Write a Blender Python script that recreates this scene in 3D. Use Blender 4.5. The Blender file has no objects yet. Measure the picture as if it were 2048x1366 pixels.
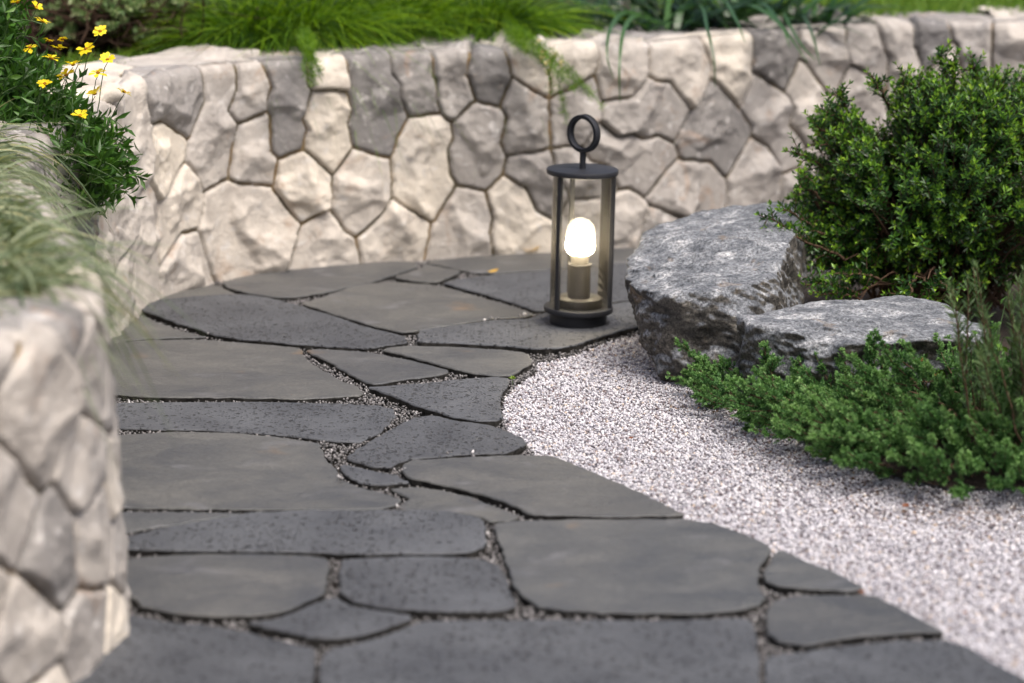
import bpy, bmesh, math, random
import numpy as np
from mathutils import Vector, Matrix

random.seed(7)
rng = np.random.default_rng(11)
R = math.radians
sc = bpy.context.scene
col = sc.collection

# ------------------------------------------------------------------ camera
CAM_H, PITCH, LENS = 1.06, R(13.2), 85.0
FPX = 2048 * LENS / 36.0
cam_data = bpy.data.cameras.new("camera")
cam = bpy.data.objects.new("camera", cam_data)
col.objects.link(cam)
cam.location = (0, 0, CAM_H)
cam.rotation_euler = (math.pi / 2 - PITCH, 0, 0)
cam_data.lens = LENS
cam_data.sensor_width = 36.0
cam_data.clip_start = 0.05
cam_data.clip_end = 400
cam_data.dof.use_dof = True
cam_data.dof.focus_distance = 4.22
cam_data.dof.aperture_fstop = 2.7
cam_data.dof.aperture_blades = 9
sc.camera = cam

# ------------------------------------------------------------------ light
SUN_EL, SUN_AZ = 64.0, 138.0 # azimuth measured from +y (away from camera) towards +x
w = bpy.data.worlds.new("World")
sc.world = w
w.use_nodes = True
nt = w.node_tree
nt.nodes.clear()
o_ = nt.nodes.new("ShaderNodeOutputWorld")
bg = nt.nodes.new("ShaderNodeBackground")
sky = nt.nodes.new("ShaderNodeTexSky")
sky.sky_type = 'NISHITA'
sky.sun_disc = False
sky.sun_elevation = R(SUN_EL)
sky.sun_rotation = R(SUN_AZ)
sky.air_density = 0.7
sky.dust_density = 7.0
sky.ozone_density = 1.0
bg.inputs['Strength'].default_value = 0.10
nt.links.new(sky.outputs[0], bg.inputs[0])
nt.links.new(bg.outputs[0], o_.inputs[0])
sun = bpy.data.lights.new("sun", 'SUN')
sun.energy = 1.7
sun.angle = R(40)
sun.color = (1.0, 0.965, 0.915)
so = bpy.data.objects.new("sun", sun)
col.objects.link(so)
sd = Vector((math.sin(R(SUN_AZ)) * math.cos(R(SUN_EL)), math.cos(R(SUN_AZ)) * math.cos(R(SUN_EL)), math.sin(R(SUN_EL))))
so.rotation_euler = sd.to_track_quat('Z', 'Y').to_euler()
so.location = sd * 20
sc.view_settings.view_transform = 'Standard'
sc.view_settings.look = 'None'
sc.view_settings.exposure = 0.93
sc.view_settings.gamma = 1.0
sc.render.engine = 'CYCLES'
sc.cycles.use_denoising = True
sc.cycles.max_bounces = 8
sc.cycles.transparent_max_bounces = 12

# ------------------------------------------------------------------ helpers
CT, ST = math.cos(PITCH), math.sin(PITCH)


def ray(px, py):
    v = -(py - 683.0) / FPX
    return np.array([(px - 1024.0) / FPX, CT + ST * v, -ST + CT * v])


def on_plane(px, py, z=0.0):
    r = ray(px, py)
    t = (z - CAM_H) / r[2]
    return np.array([r[0] * t, r[1] * t, z])


def at(px, py, y):
    r = ray(px, py)
    t = y / r[1]
    return np.array([r[0] * t, y, CAM_H + r[2] * t])


def project(P):
    P = np.asarray(P, float)
    x, y, z = P[..., 0], P[..., 1], P[..., 2] - CAM_H
    fw = y * CT - z * ST
    up = y * ST + z * CT
    return 1024 + FPX * x / fw, 683 - FPX * up / fw


def vnoise(P, seed=0):
    P = np.asarray(P, float)
    i = np.floor(P).astype(np.int64)
    f = P - i
    f = f * f * (3 - 2 * f)
    out = np.zeros(P.shape[0])

    def h(ix, iy, iz):
        n = (ix * 374761393 + iy * 668265263 + iz * 1274126177 + seed * 974634777) & 0xffffffff
        n = ((n ^ (n >> 13)) * 1274126177) & 0xffffffff
        n = (n ^ (n >> 16)) & 0xffffff
        return n / float(0xffffff)
    for dx in (0, 1):
        for dy in (0, 1):
            for dz in (0, 1):
                wgt = (f[:, 0] if dx else 1 - f[:, 0]) * (f[:, 1] if dy else 1 - f[:, 1]) * (f[:, 2] if dz else 1 - f[:, 2])
                out += wgt * h(i[:, 0] + dx, i[:, 1] + dy, i[:, 2] + dz)
    return out * 2 - 1


def fbm(P, scale, octaves=4, seed=0, rough=0.5):
    P = np.asarray(P, float) * scale
    a, tot, out = 1.0, 0.0, 0
    for k in range(octaves):
        out = out + a * vnoise(P + 13.7 * k, seed + k)
        tot += a
        a *= rough
        P = P * 2.03
    return out / tot


def link(name, me, mat=None, parent=None, smooth=False):
    o = bpy.data.objects.new(name, me)
    col.objects.link(o)
    if mat is not None:
        me.materials.append(mat)
    if smooth:
        me.polygons.foreach_set("use_smooth", np.ones(len(me.polygons), bool))
    if parent is not None:
        o.parent = parent
    return o


def np_mesh(name, V, F, mat=None, parent=None, attrs=None, smooth=False):
    """V (n,3); F an (m,k) array or a list of such arrays."""
    V = np.ascontiguousarray(V, np.float32)
    Fs = [np.asarray(f, np.int32) for f in (F if isinstance(F, list) else [F]) if len(f)]
    me = bpy.data.meshes.new(name)
    me.vertices.add(len(V))
    me.vertices.foreach_set("co", V.ravel())
    loops = np.concatenate([f.ravel() for f in Fs])
    sizes = np.concatenate([np.full(len(f), f.shape[1], np.int32) for f in Fs])
    starts = np.concatenate([[0], np.cumsum(sizes)[:-1]]).astype(np.int32)
    me.loops.add(len(loops))
    me.loops.foreach_set("vertex_index", loops)
    me.polygons.add(len(sizes))
    me.polygons.foreach_set("loop_start", starts)
    me.polygons.foreach_set("loop_total", sizes)
    for k, a in (attrs or {}).items():
        at_ = me.attributes.new(k, 'FLOAT', 'POINT')
        at_.data.foreach_set("value", np.ascontiguousarray(a, np.float32))
    me.update(calc_edges=True)
    me.validate()
    return link(name, me, mat, parent, smooth)


def tag(o, label=None, cat=None, group=None, kind=None):
    if label:
        o["label"] = label
    if cat:
        o["category"] = cat
    if group:
        o["group"] = group
    if kind:
        o["kind"] = kind
    return o


def empty(name, loc, label, cat, group=None):
    o = bpy.data.objects.new(name, None)
    col.objects.link(o)
    o.location = loc
    o.empty_display_size = 0.05
    return tag(o, label, cat, group)


def under(root, o):
    """keep world placement of a mesh built in world space when parented to an Empty that only has a location"""
    o.parent = root
    o.data.transform(Matrix.Translation(-root.location))
    return o


def norm(a):
    return a / np.maximum(np.linalg.norm(a, axis=-1, keepdims=True), 1e-9)


def smooth_curve(pts, step):
    pts = [np.asarray(p, float) for p in pts]
    P = [2 * pts[0] - pts[1]] + pts + [2 * pts[-1] - pts[-2]]
    out = []
    for i in range(1, len(P) - 2):
        p0, p1, p2, p3 = P[i - 1:i + 3]
        for t in np.linspace(0, 1, 40, endpoint=False):
            out.append(0.5 * ((2 * p1) + (-p0 + p2) * t + (2 * p0 - 5 * p1 + 4 * p2 - p3) * t * t + (-p0 + 3 * p1 - 3 * p2 + p3) * t ** 3))
    out.append(P[-2])
    out = np.array(out)
    s = np.concatenate([[0], np.cumsum(np.linalg.norm(np.diff(out, axis=0), axis=1))])
    n = int(s[-1] / step)
    ss = np.linspace(0, s[-1], n)
    return np.stack([np.interp(ss, s, out[:, k]) for k in range(out.shape[1])], 1), ss


def in_poly(P, poly):
    x, y = P[:, 0], P[:, 1]
    inside = np.zeros(len(P), bool)
    n = len(poly)
    for i in range(n):
        x1, y1 = poly[i][:2]
        x2, y2 = poly[(i + 1) % n][:2]
        c = ((y1 > y) != (y2 > y)) & (x < (x2 - x1) * (y - y1) / (y2 - y1 + 1e-12) + x1)
        inside ^= c
    return inside


def tubes(paths, radii, sides=6):
    """paths: list of (k,3) arrays; radii: list of (k,) arrays -> V, F"""
    Vs, Fs, base = [], [], 0
    for p, r in zip(paths, radii):
        p = np.asarray(p, float)
        k = len(p)
        t = norm(np.gradient(p, axis=0))
        ref = np.array([0, 0, 1.0]) if abs(t[0][2]) < 0.9 else np.array([1.0, 0, 0])
        a = norm(np.cross(t, ref))
        b = np.cross(t, a)
        ang = np.linspace(0, 2 * math.pi, sides, endpoint=False)
        ring = p[:, None, :] + np.asarray(r)[:, None, None] * (np.cos(ang)[None, :, None] * a[:, None, :] + np.sin(ang)[None, :, None] * b[:, None, :])
        Vs.append(ring.reshape(-1, 3))
        i = np.arange(k - 1)[:, None] * sides
        j = np.arange(sides)[None, :]
        j2 = (j + 1) % sides
        f = np.stack([i + j, i + j2, i + sides + j2, i + sides + j], -1).reshape(-1, 4) + base
        Fs.append(f)
        base += k * sides
    return np.concatenate(Vs), np.concatenate(Fs)


def leaves(P, D, L, W, up=None, fold=0.25, curl=0.0, rnd=None, wide=0.55):
    """folded pointed leaves: 6 vertices, 4 triangles.  P base, D direction."""
    n = len(P)
    D = norm(D)
    if up is None:
        up = rng.normal(size=(n, 3)) * 0.6 + np.array([0, 0, 1.0])
    S = norm(np.cross(D, up))
    U = norm(np.cross(S, D))
    L = np.broadcast_to(L, (n,))[:, None]
    W = np.broadcast_to(W, (n,))[:, None]
    mid = P + D * L * wide - U * L * curl * 0.3
    tip = P + D * L - U * L * curl
    l = mid + S * W * 0.5 + U * W * fold
    r = mid - S * W * 0.5 + U * W * fold
    V = np.stack([P, l, mid, r, tip], 1).reshape(-1, 3)
    b = np.arange(n)[:, None] * 5
    F = np.concatenate([b + [0, 2, 1], b + [0, 3, 2], b + [1, 2, 4], b + [2, 3, 4]])
    a = np.repeat(rng.random(n) if rnd is None else rnd, 5)
    return V, F, a


def needles(P, D, L, W, rnd):
    n = len(P)
    D = norm(D)
    S = norm(np.cross(D, rng.normal(size=(n, 3))))
    L = np.broadcast_to(L, (n,))[:, None]
    m = P + D * L * .5
    V = np.stack([P, m + S * W / 2, P + D * L, m - S * W / 2], 1).reshape(-1, 3)
    return V, np.arange(n)[:, None] * 4 + np.array([0, 1, 2, 3]), np.repeat(rnd, 4)


def blades(P, D, L, W, droop, K=6, rnd=None, wander=0.0, flat=None):
    """arching grass blades; D unit start directions, droop how far gravity bends them"""
    n = len(P)
    D = norm(D)
    t = np.linspace(0, 1, K + 1)
    L = np.broadcast_to(L, (n,))[:, None, None]
    W = np.broadcast_to(W, (n,))[:, None]
    dr = np.broadcast_to(droop, (n,))[:, None, None]
    c = P[:, None, :] + D[:, None, :] * L * t[None, :, None]
    c = c + np.array([0, 0, -1.0]) * dr * L * (t ** 2)[None, :, None]
    if wander:
        wv = rng.normal(size=(n, 3)) * wander
        c = c + wv[:, None, :] * L * (t ** 2)[None, :, None]
    T = norm(np.gradient(c, axis=1))
    side = np.cross(T, np.array([0, 0, 1.0]) + rng.normal(size=(n, 1, 3)) * (0.5 if flat is None else flat))
    side = norm(side)
    wd = W * (np.clip(1.0 - t ** 2.2, 0, 1) * np.clip(0.55 + 2 * t, 0, 1))[None, :]
    wd[:, -1] = W[:, 0] * 0.04
    l = c + side * wd[..., None] * 0.5
    r = c - side * wd[..., None] * 0.5
    V = np.stack([l, r], 2).reshape(-1, 3)
    b = (np.arange(n)[:, None] * (K + 1) + np.arange(K)[None, :]).reshape(-1, 1) * 2
    F = b + np.array([0, 1, 3, 2])
    a = np.repeat(rng.random(n) if rnd is None else rnd, 2 * (K + 1))
    return V, F, a


class Bag:
    def __init__(s):
        s.V, s.F, s.A, s.n = [], [], [], 0

    def add(s, V, F, a=None):
        s.V.append(V)
        s.F.append(F + s.n)
        s.A.append(np.zeros(len(V)) if a is None else a)
        s.n += len(V)

    def build(s, name, mat, parent=None, smooth=False):
        by = {}
        for f in s.F:
            by.setdefault(f.shape[1], []).append(f)
        return np_mesh(name, np.concatenate(s.V), [np.concatenate(v) for v in by.values()], mat, parent, {"rnd": np.concatenate(s.A)}, smooth)


def lathe(profile, seg=64):
    pr = np.asarray(profile, float)
    k = len(pr)
    ang = np.linspace(0, 2 * math.pi, seg, endpoint=False)
    V = np.stack([pr[:, None, 0] * np.cos(ang), pr[:, None, 0] * np.sin(ang), np.repeat(pr[:, 1:2], seg, 1)], -1).reshape(-1, 3)
    i = np.arange(k - 1)[:, None] * seg
    j = np.arange(seg)[None, :]
    F = np.stack([i + j, i + (j + 1) % seg, i + seg + (j + 1) % seg, i + seg + j], -1).reshape(-1, 4)
    return V, F


def disc_profile(r, z0, z1, b=0.0012, r_in=0.0):
    return [(r_in + 1e-5, z0), (r - b, z0), (r - b * .3, z0 + b * .3), (r, z0 + b), (r, z1 - b), (r - b * .3, z1 - b * .3), (r - b, z1), (r_in + 1e-5, z1)]


# ------------------------------------------------------------------ materials
def new_mat(name):
    m = bpy.data.materials.new(name)
    m.use_nodes = True
    t = m.node_tree
    b = t.nodes["Principled BSDF"]
    return m, t, b


def N(t, kind, **kw):
    n = t.nodes.new("ShaderNode" + kind)
    for k, v in kw.items():
        if k.startswith("i_"):
            n.inputs[k[2:].replace("_", " ")].default_value = v
        else:
            setattr(n, k, v)
    return n


def L_(t, a, b):
    t.links.new(a, b)


def ramp(t, fac, stops):
    r = t.nodes.new("ShaderNodeValToRGB")
    e = r.color_ramp.elements
    while len(e) > 1:
        e.remove(e[0])
    e[0].position, e[0].color = stops[0][0], (*stops[0][1], 1)
    for p, c in stops[1:]:
        x = e.new(p)
        x.color = (*c, 1)
    L_(t, fac, r.inputs[0])
    return r.outputs[0]


def mixc(t, fac, a, b, mode='MIX'):
    m = t.nodes.new("ShaderNodeMix")
    m.data_type = 'RGBA'
    m.blend_type = mode
    for src, idx in ((fac, 0), (a, 6), (b, 7)):
        if isinstance(src, (int, float)):
            m.inputs[idx].default_value = src
        elif isinstance(src, tuple):
            m.inputs[idx].default_value = (*src, 1)
        else:
            L_(t, src, m.inputs[idx])
    return m.outputs[2]


def math_(t, op, a, b=None, clamp=False):
    m = t.nodes.new("ShaderNodeMath")
    m.operation = op
    m.use_clamp = clamp
    for i, v in enumerate((a, b)):
        if v is None:
            continue
        if isinstance(v, (int, float)):
            m.inputs[i].default_value = v
        else:
            L_(t, v, m.inputs[i])
    return m.outputs[0]


def noise(t, vec, scale, detail=4.0, rough=0.55, dist=0.0):
    n = N(t, "TexNoise")
    n.inputs['Scale'].default_value = scale
    n.inputs['Detail'].default_value = detail
    n.inputs['Roughness'].default_value = rough
    n.inputs['Distortion'].default_value = dist
    L_(t, vec, n.inputs['Vector'])
    return n.outputs[0]


def coords(t, scale=None, rot=None, which='Object'):
    tc = N(t, "TexCoord")
    v = tc.outputs[which]
    if scale or rot:
        mp = N(t, "Mapping")
        if scale:
            mp.inputs['Scale'].default_value = scale
        if rot:
            mp.inputs['Rotation'].default_value = rot
        L_(t, v, mp.inputs[0])
        v = mp.outputs[0]
    return v


def world_pos(t):
    return N(t, "NewGeometry").outputs['Position']


def attr(t, name):
    return N(t, "Attribute", attribute_name=name).outputs['Fac']


def bump(t, h, strength, dist, normal=None):
    b = N(t, "Bump")
    b.inputs['Strength'].default_value = strength
    b.inputs['Distance'].default_value = dist
    L_(t, h, b.inputs['Height'])
    if normal is not None:
        L_(t, normal, b.inputs['Normal'])
    return b.outputs[0]


def leaf_mat(name, stops, rough=0.45, transl=0.3, spec=0.4):
    m, t, b = new_mat(name)
    c = ramp(t, attr(t, "rnd"), stops)
    n = noise(t, world_pos(t), 60, 2)
    c = mixc(t, 0.35, c, ramp(t, n, [(0.3, (0.45, 0.45, 0.45)), (0.7, (1.0, 1.0, 1.0))]), 'MULTIPLY')
    L_(t, c, b.inputs['Base Color'])
    b.inputs['Roughness'].default_value = rough
    b.inputs['Specular IOR Level'].default_value = spec
    tr = N(t, "BsdfTranslucent")
    L_(t, mixc(t, 1.0, c, (1.0, 1.0, 0.55), 'MULTIPLY'), tr.inputs['Color'])
    mx = N(t, "MixShader")
    mx.inputs[0].default_value = transl
    L_(t, b.outputs[0], mx.inputs[1])
    L_(t, tr.outputs[0], mx.inputs[2])
    L_(t, mx.outputs[0], t.nodes["Material Output"].inputs[0])
    return m


def plain_mat(name, c, rough=0.6, spec=0.5, metal=0.0, bump_s=0.0, var=0.0, scale=40):
    m, t, b = new_mat(name)
    b.inputs['Base Color'].default_value = (*c, 1)
    b.inputs['Roughness'].default_value = rough
    b.inputs['Specular IOR Level'].default_value = spec
    b.inputs['Metallic'].default_value = metal
    n = noise(t, world_pos(t), scale, 5)
    if var:
        L_(t, ramp(t, n, [(0.3, tuple(x * (1 - var) for x in c)), (0.7, tuple(min(1, x * (1 + var)) for x in c))]), b.inputs['Base Color'])
    if bump_s:
        L_(t, bump(t, n, bump_s, 0.003), b.inputs['Normal'])
    return m


def make_wall_stone():
    m, t, b = new_mat("limestone")
    p = world_pos(t)
    tone = attr(t, "tone")
    base = ramp(t, tone, [(0.0, (0.15, 0.145, 0.142)), (0.3, (0.245, 0.232, 0.22)), (0.55, (0.375, 0.348, 0.32)), (0.8, (0.51, 0.468, 0.415)), (1.0, (0.60, 0.545, 0.46))])
    n1 = noise(t, p, 14, 6, 0.62, 0.6)
    c = mixc(t, 0.75, base, ramp(t, n1, [(0.30, (0.62, 0.60, 0.59)), (0.5, (0.98, 0.97, 0.96)), (0.68, (1.25, 1.23, 1.2))]), 'MULTIPLY')
    n2 = noise(t, p, 38, 5, 0.6, 0.4)
    c = mixc(t, ramp(t, n2, [(0.58, (0, 0, 0)), (0.70, (0.75, 0.75, 0.75))]), c, (0.58, 0.555, 0.525))
    n3 = noise(t, p, 9, 5, 0.6, 1.2)
    c = mixc(t, ramp(t, n3, [(0.60, (0, 0, 0)), (0.72, (0.5, 0.5, 0.5))]), c, (0.34, 0.22, 0.14))
    n4 = noise(t, p, 5, 3)
    c = mixc(t, ramp(t, n4, [(0.52, (0, 0, 0)), (0.66, (0.28, 0.28, 0.28))]), c, (0.27, 0.26, 0.26))
    L_(t, c, b.inputs['Base Color'])
    b.inputs['Roughness'].default_value = 0.75
    b.inputs['Specular IOR Level'].default_value = 0.35
    h = math_(t, 'ADD', noise(t, p, 70, 6, 0.65), math_(t, 'MULTIPLY', noise(t, p, 22, 4, 0.6, 0.8), 1.6))
    L_(t, bump(t, h, 0.55, 0.006), b.inputs['Normal'])
    return m


def make_mortar():
    m, t, b = new_mat("mortar")
    p = world_pos(t)
    c = ramp(t, noise(t, p, 7, 5, 0.6), [(0.30, (0.055, 0.050, 0.036)), (0.5, (0.12, 0.095, 0.055)), (0.64, (0.22, 0.14, 0.06)), (0.78, (0.10, 0.095, 0.06))])
    L_(t, c, b.inputs['Base Color'])
    b.inputs['Roughness'].default_value = 0.95
    L_(t, bump(t, noise(t, p, 160, 5, 0.7), 0.7, 0.004), b.inputs['Normal'])
    return m


def make_smooth_slab():
    m, t, b = new_mat("smooth_basalt")
    p = world_pos(t)
    rnd = N(t, "ObjectInfo").outputs['Random']
    base = ramp(t, rnd, [(0.0, (0.064, 0.066, 0.070)), (0.5, (0.081, 0.081, 0.079)), (1.0, (0.070, 0.073, 0.077))])
    mp = N(t, "Mapping")
    mp.inputs['Scale'].default_value = (1.0, 1.5, 1.0)
    L_(t, p, mp.inputs[0])
    n1 = noise(t, mp.outputs[0], 6.5, 8, 0.68, 0.5)
    c = mixc(t, 0.85, base, ramp(t, n1, [(0.30, (0.58, 0.62, 0.70)), (0.5, (1.0, 1.0, 0.98)), (0.70, (1.5, 1.45, 1.34))]), 'MULTIPLY')
    n2 = noise(t, p, 260, 3, 0.7)
    c = mixc(t, 0.6, c, ramp(t, n2, [(0.35, (0.55, 0.55, 0.55)), (0.65, (1.4, 1.4, 1.4))]), 'MULTIPLY')
    n3 = noise(t, mp.outputs[0], 9, 4, 0.6, 0.5)
    c = mixc(t, ramp(t, n3, [(0.60, (0, 0, 0)), (0.74, (0.6, 0.6, 0.6))]), c, (0.15, 0.15, 0.16))
    n4 = noise(t, p, 6.5, 3, 0.5, 0.6)
    c = mixc(t, ramp(t, n4, [(0.66, (0, 0, 0)), (0.76, (0.5, 0.5, 0.5))]), c, (0.19, 0.125, 0.07))
    # rare rough pitted patches
    pm = ramp(t, noise(t, mp.outputs[0], 4.2, 1, 0.4), [(0.71, (0, 0, 0)), (0.735, (1, 1, 1))])
    v = N(t, "TexVoronoi")
    v.inputs['Scale'].default_value = 150
    L_(t, p, v.inputs['Vector'])
    pits = math_(t, 'MULTIPLY', ramp(t, v.outputs['Distance'], [(0.2, (1, 1, 1)), (0.42, (0, 0, 0))]), pm)
    c = mixc(t, math_(t, 'MULTIPLY', pits, 0.7), c, (0.04, 0.04, 0.045))
    L_(t, c, b.inputs['Base Color'])
    L_(t, ramp(t, n1, [(0.3, (0.42, 0.42, 0.42)), (0.7, (0.60, 0.60, 0.60))]), b.inputs['Roughness'])
    b.inputs['Specular IOR Level'].default_value = 0.45
    nb = bump(t, noise(t, p, 260, 5, 0.75), 0.7, 0.0016)
    nb = bump(t, noise(t, mp.outputs[0], 14, 6, 0.62, 0.4), 0.45, 0.008, nb)
    cl = noise(t, mp.outputs[0], 3.4, 7, 0.62, 0.3)
    cl = ramp(t, cl, [(0.40, (0.0, 0.0, 0.0)), (0.415, (0.4, 0.4, 0.4)), (0.52, (0.45, 0.45, 0.45)), (0.53, (0.75, 0.75, 0.75)), (0.63, (0.8, 0.8, 0.8)), (0.64, (1.0, 1.0, 1.0))])
    nb = bump(t, cl, 0.5, 0.0025, nb)
    nb = bump(t, math_(t, 'SUBTRACT', 1.0, pits), 0.6, 0.003, nb)
    L_(t, nb, b.inputs['Normal'])
    return m


def make_porous_slab():
    m, t, b = new_mat("porous_basalt")
    p = world_pos(t)
    rnd = N(t, "ObjectInfo").outputs['Random']
    base = ramp(t, rnd, [(0.0, (0.056, 0.059, 0.066)), (1.0, (0.072, 0.076, 0.084))])
    n1 = noise(t, p, 7, 6, 0.6, 0.5)
    c = mixc(t, 0.8, base, ramp(t, n1, [(0.3, (0.66, 0.67, 0.70)), (0.5, (1, 1, 1)), (0.7, (1.4, 1.4, 1.38))]), 'MULTIPLY')
    wv = N(t, "TexNoise")
    wv.inputs['Scale'].default_value = 40
    L_(t, p, wv.inputs['Vector'])
    pv = N(t, "VectorMath", operation='MULTIPLY_ADD')
    L_(t, wv.outputs['Color'], pv.inputs[0])
    pv.inputs[1].default_value = (0.012, 0.012, 0.012)
    L_(t, p, pv.inputs[2])
    dens = noise(t, p, 6, 3, 0.6)
    pits = None
    for s, lo, hi, mul in ((74, 0.20, 0.33, 1.0), (150, 0.22, 0.38, 0.85)):
        v = N(t, "TexVoronoi")
        v.inputs['Scale'].default_value = s
        L_(t, pv.outputs[0], v.inputs['Vector'])
        sepc = N(t, "SeparateColor")
        L_(t, v.outputs['Color'], sepc.inputs[0])
        keep = math_(t, 'GREATER_THAN', math_(t, 'ADD', math_(t, 'MULTIPLY', sepc.outputs[0], 0.5), dens), 0.74)
        d = math_(t, 'MULTIPLY', math_(t, 'MULTIPLY', ramp(t, v.outputs['Distance'], [(lo, (1, 1, 1)), (hi, (0, 0, 0))]), keep), mul)
        pits = d if pits is None else math_(t, 'MAXIMUM', pits, d)
    c = mixc(t, math_(t, 'MULTIPLY', pits, 0.85), c, (0.014, 0.014, 0.016))
    n2 = noise(t, p, 240, 3, 0.7)
    c = mixc(t, 0.5, c, ramp(t, n2, [(0.35, (0.6, 0.6, 0.6)), (0.65, (1.35, 1.35, 1.35))]), 'MULTIPLY')
    L_(t, c, b.inputs['Base Color'])
    b.inputs['Roughness'].default_value = 0.62
    b.inputs['Specular IOR Level'].default_value = 0.45
    nb = bump(t, n2, 0.8, 0.0018)
    nb = bump(t, noise(t, p, 20, 5, 0.6), 0.3, 0.006, nb)
    nb = bump(t, math_(t, 'SUBTRACT', 1.0, pits), 0.9, 0.004, nb)
    L_(t, nb, b.inputs['Normal'])
    return m


def make_slab_edge():
    return plain_mat("slab_edge", (0.030, 0.028, 0.025), 0.9, 0.3, 0, 0.8, 0.45, 90)


def make_chips(name, stops):
    m, t, b = new_mat(name)
    c = ramp(t, attr(t, "rnd"), stops)
    n = noise(t, world_pos(t), 350, 3)
    c = mixc(t, 0.4, c, ramp(t, n, [(0.3, (0.7, 0.7, 0.7)), (0.7, (1.1, 1.1, 1.1))]), 'MULTIPLY')
    L_(t, c, b.inputs['Base Color'])
    b.inputs['Roughness'].default_value = 0.7
    b.inputs['Specular IOR Level'].default_value = 0.4
    return m


def make_boulder():
    m, t, b = new_mat("granite")
    p = world_pos(t)
    mp = N(t, "Mapping")
    mp.inputs['Rotation'].default_value = (R(25), R(-20), R(20))
    mp.inputs['Scale'].default_value = (1.0, 1.25, 1.5)
    L_(t, p, mp.inputs[0])
    pv = mp.outputs[0]
    fresh_lit = attr(t, "fresh_lit")
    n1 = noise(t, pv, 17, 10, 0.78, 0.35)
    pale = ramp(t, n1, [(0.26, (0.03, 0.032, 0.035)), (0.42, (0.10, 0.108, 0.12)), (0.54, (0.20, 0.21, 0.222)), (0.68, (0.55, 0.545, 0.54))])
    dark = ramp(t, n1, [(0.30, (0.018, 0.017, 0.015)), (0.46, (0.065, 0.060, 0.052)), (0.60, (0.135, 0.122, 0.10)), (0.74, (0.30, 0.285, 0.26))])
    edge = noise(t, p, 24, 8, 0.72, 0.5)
    f2 = math_(t, 'ADD', fresh_lit, math_(t, 'MULTIPLY', math_(t, 'SUBTRACT', edge, 0.5), 1.3))
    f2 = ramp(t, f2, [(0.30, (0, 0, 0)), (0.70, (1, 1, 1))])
    c = mixc(t, f2, dark, pale)  # pale on upward faces; the dark colour is weathering plus painted shade
    v = noise(t, p, 170, 5, 0.85)
    c = mixc(t, 1.0, c, ramp(t, v, [(0.38, (0.22, 0.22, 0.24)), (0.5, (1, 1, 1)), (0.60, (1.7, 1.7, 1.7))]), 'MULTIPLY')
    n3 = noise(t, p, 17, 4, 0.6, 0.6)
    c = mixc(t, ramp(t, n3, [(0.62, (0, 0, 0)), (0.72, (0.38, 0.38, 0.38))]), c, (0.33, 0.22, 0.11))
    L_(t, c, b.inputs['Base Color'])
    b.inputs['Roughness'].default_value = 0.7
    b.inputs['Specular IOR Level'].default_value = 0.4
    nb = bump(t, v, 0.6, 0.002)
    nb = bump(t, noise(t, pv, 30, 9, 0.74, 0.3), 0.8, 0.009, nb)
    L_(t, nb, b.inputs['Normal'])
    return m


def make_soil():
    m, t, b = new_mat("soil")
    p = world_pos(t)
    L_(t, ramp(t, noise(t, p, 30, 6, 0.65), [(0.3, (0.014, 0.010, 0.007)), (0.55, (0.04, 0.027, 0.018)), (0.75, (0.085, 0.06, 0.04))]), b.inputs['Base Color'])
    b.inputs['Roughness'].default_value = 1.0
    L_(t, bump(t, noise(t, p, 55, 6, 0.7), 1.0, 0.02), b.inputs['Normal'])
    return m


def make_glass():
    m, t, b = new_mat("lantern_glass")
    t.nodes.remove(b)
    lw = N(t, "Fresnel")
    lw.inputs['IOR'].default_value = 1.5
    tr = N(t, "BsdfTransparent")
    tr.inputs[0].default_value = (0.985, 0.985, 0.975, 1)
    gl = N(t, "BsdfGlossy")
    gl.inputs['Roughness'].default_value = 0.06
    m1 = N(t, "MixShader")
    L_(t, lw.outputs[0], m1.inputs[0])
    L_(t, tr.outputs[0], m1.inputs[1])
    L_(t, gl.outputs[0], m1.inputs[2])
    dust = N(t, "BsdfTranslucent")
    dust.inputs[0].default_value = (0.8, 0.75, 0.65, 1)
    m2 = N(t, "MixShader")
    L_(t, ramp(t, noise(t, world_pos(t), 90, 5, 0.7), [(0.35, (0.004, 0.004, 0.004)), (0.75, (0.024, 0.024, 0.024))]), m2.inputs[0])
    L_(t, m1.outputs[0], m2.inputs[1])
    L_(t, dust.outputs[0], m2.inputs[2])
    L_(t, m2.outputs[0], t.nodes["Material Output"].inputs[0])
    return m


def make_bulb(strength=26.0):
    m, t, b = new_mat("lit_bulb")
    b.inputs['Base Color'].default_value = (0.9, 0.88, 0.82, 1)
    b.inputs['Emission Color'].default_value = (1.0, 0.84, 0.58, 1)
    b.inputs['Emission Strength'].default_value = strength
    return m


M_STONE, M_MORTAR = make_wall_stone(), make_mortar()
M_SMOOTH, M_POROUS, M_EDGE = make_smooth_slab(), make_porous_slab(), make_slab_edge()
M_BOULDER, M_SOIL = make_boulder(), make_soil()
M_WHITE = make_chips("white_chips", [(0.0, (0.10, 0.095, 0.11)), (0.07, (0.22, 0.165, 0.16)), (0.17, (0.34, 0.33, 0.37)), (0.36, (0.49, 0.475, 0.515)), (0.62, (0.585, 0.57, 0.60)), (0.95, (0.71, 0.695, 0.71)), (1.0, (0.56, 0.43, 0.32))])
M_GREY = make_chips("grey_chips", [(0.0, (0.05, 0.05, 0.05)), (0.3, (0.11, 0.105, 0.105)), (0.65, (0.20, 0.19, 0.19)), (0.97, (0.24, 0.23, 0.23)), (1.0, (0.62, 0.60, 0.60))])
M_METAL = plain_mat("charcoal_metal", (0.020, 0.021, 0.025), 0.5, 0.35, 0.0, 0.06, 0.15, 220)
M_STEEL = plain_mat("grey_socket", (0.036, 0.034, 0.033), 0.5, 0.5, 0.0, 0.05, 0.1, 200)
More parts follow.
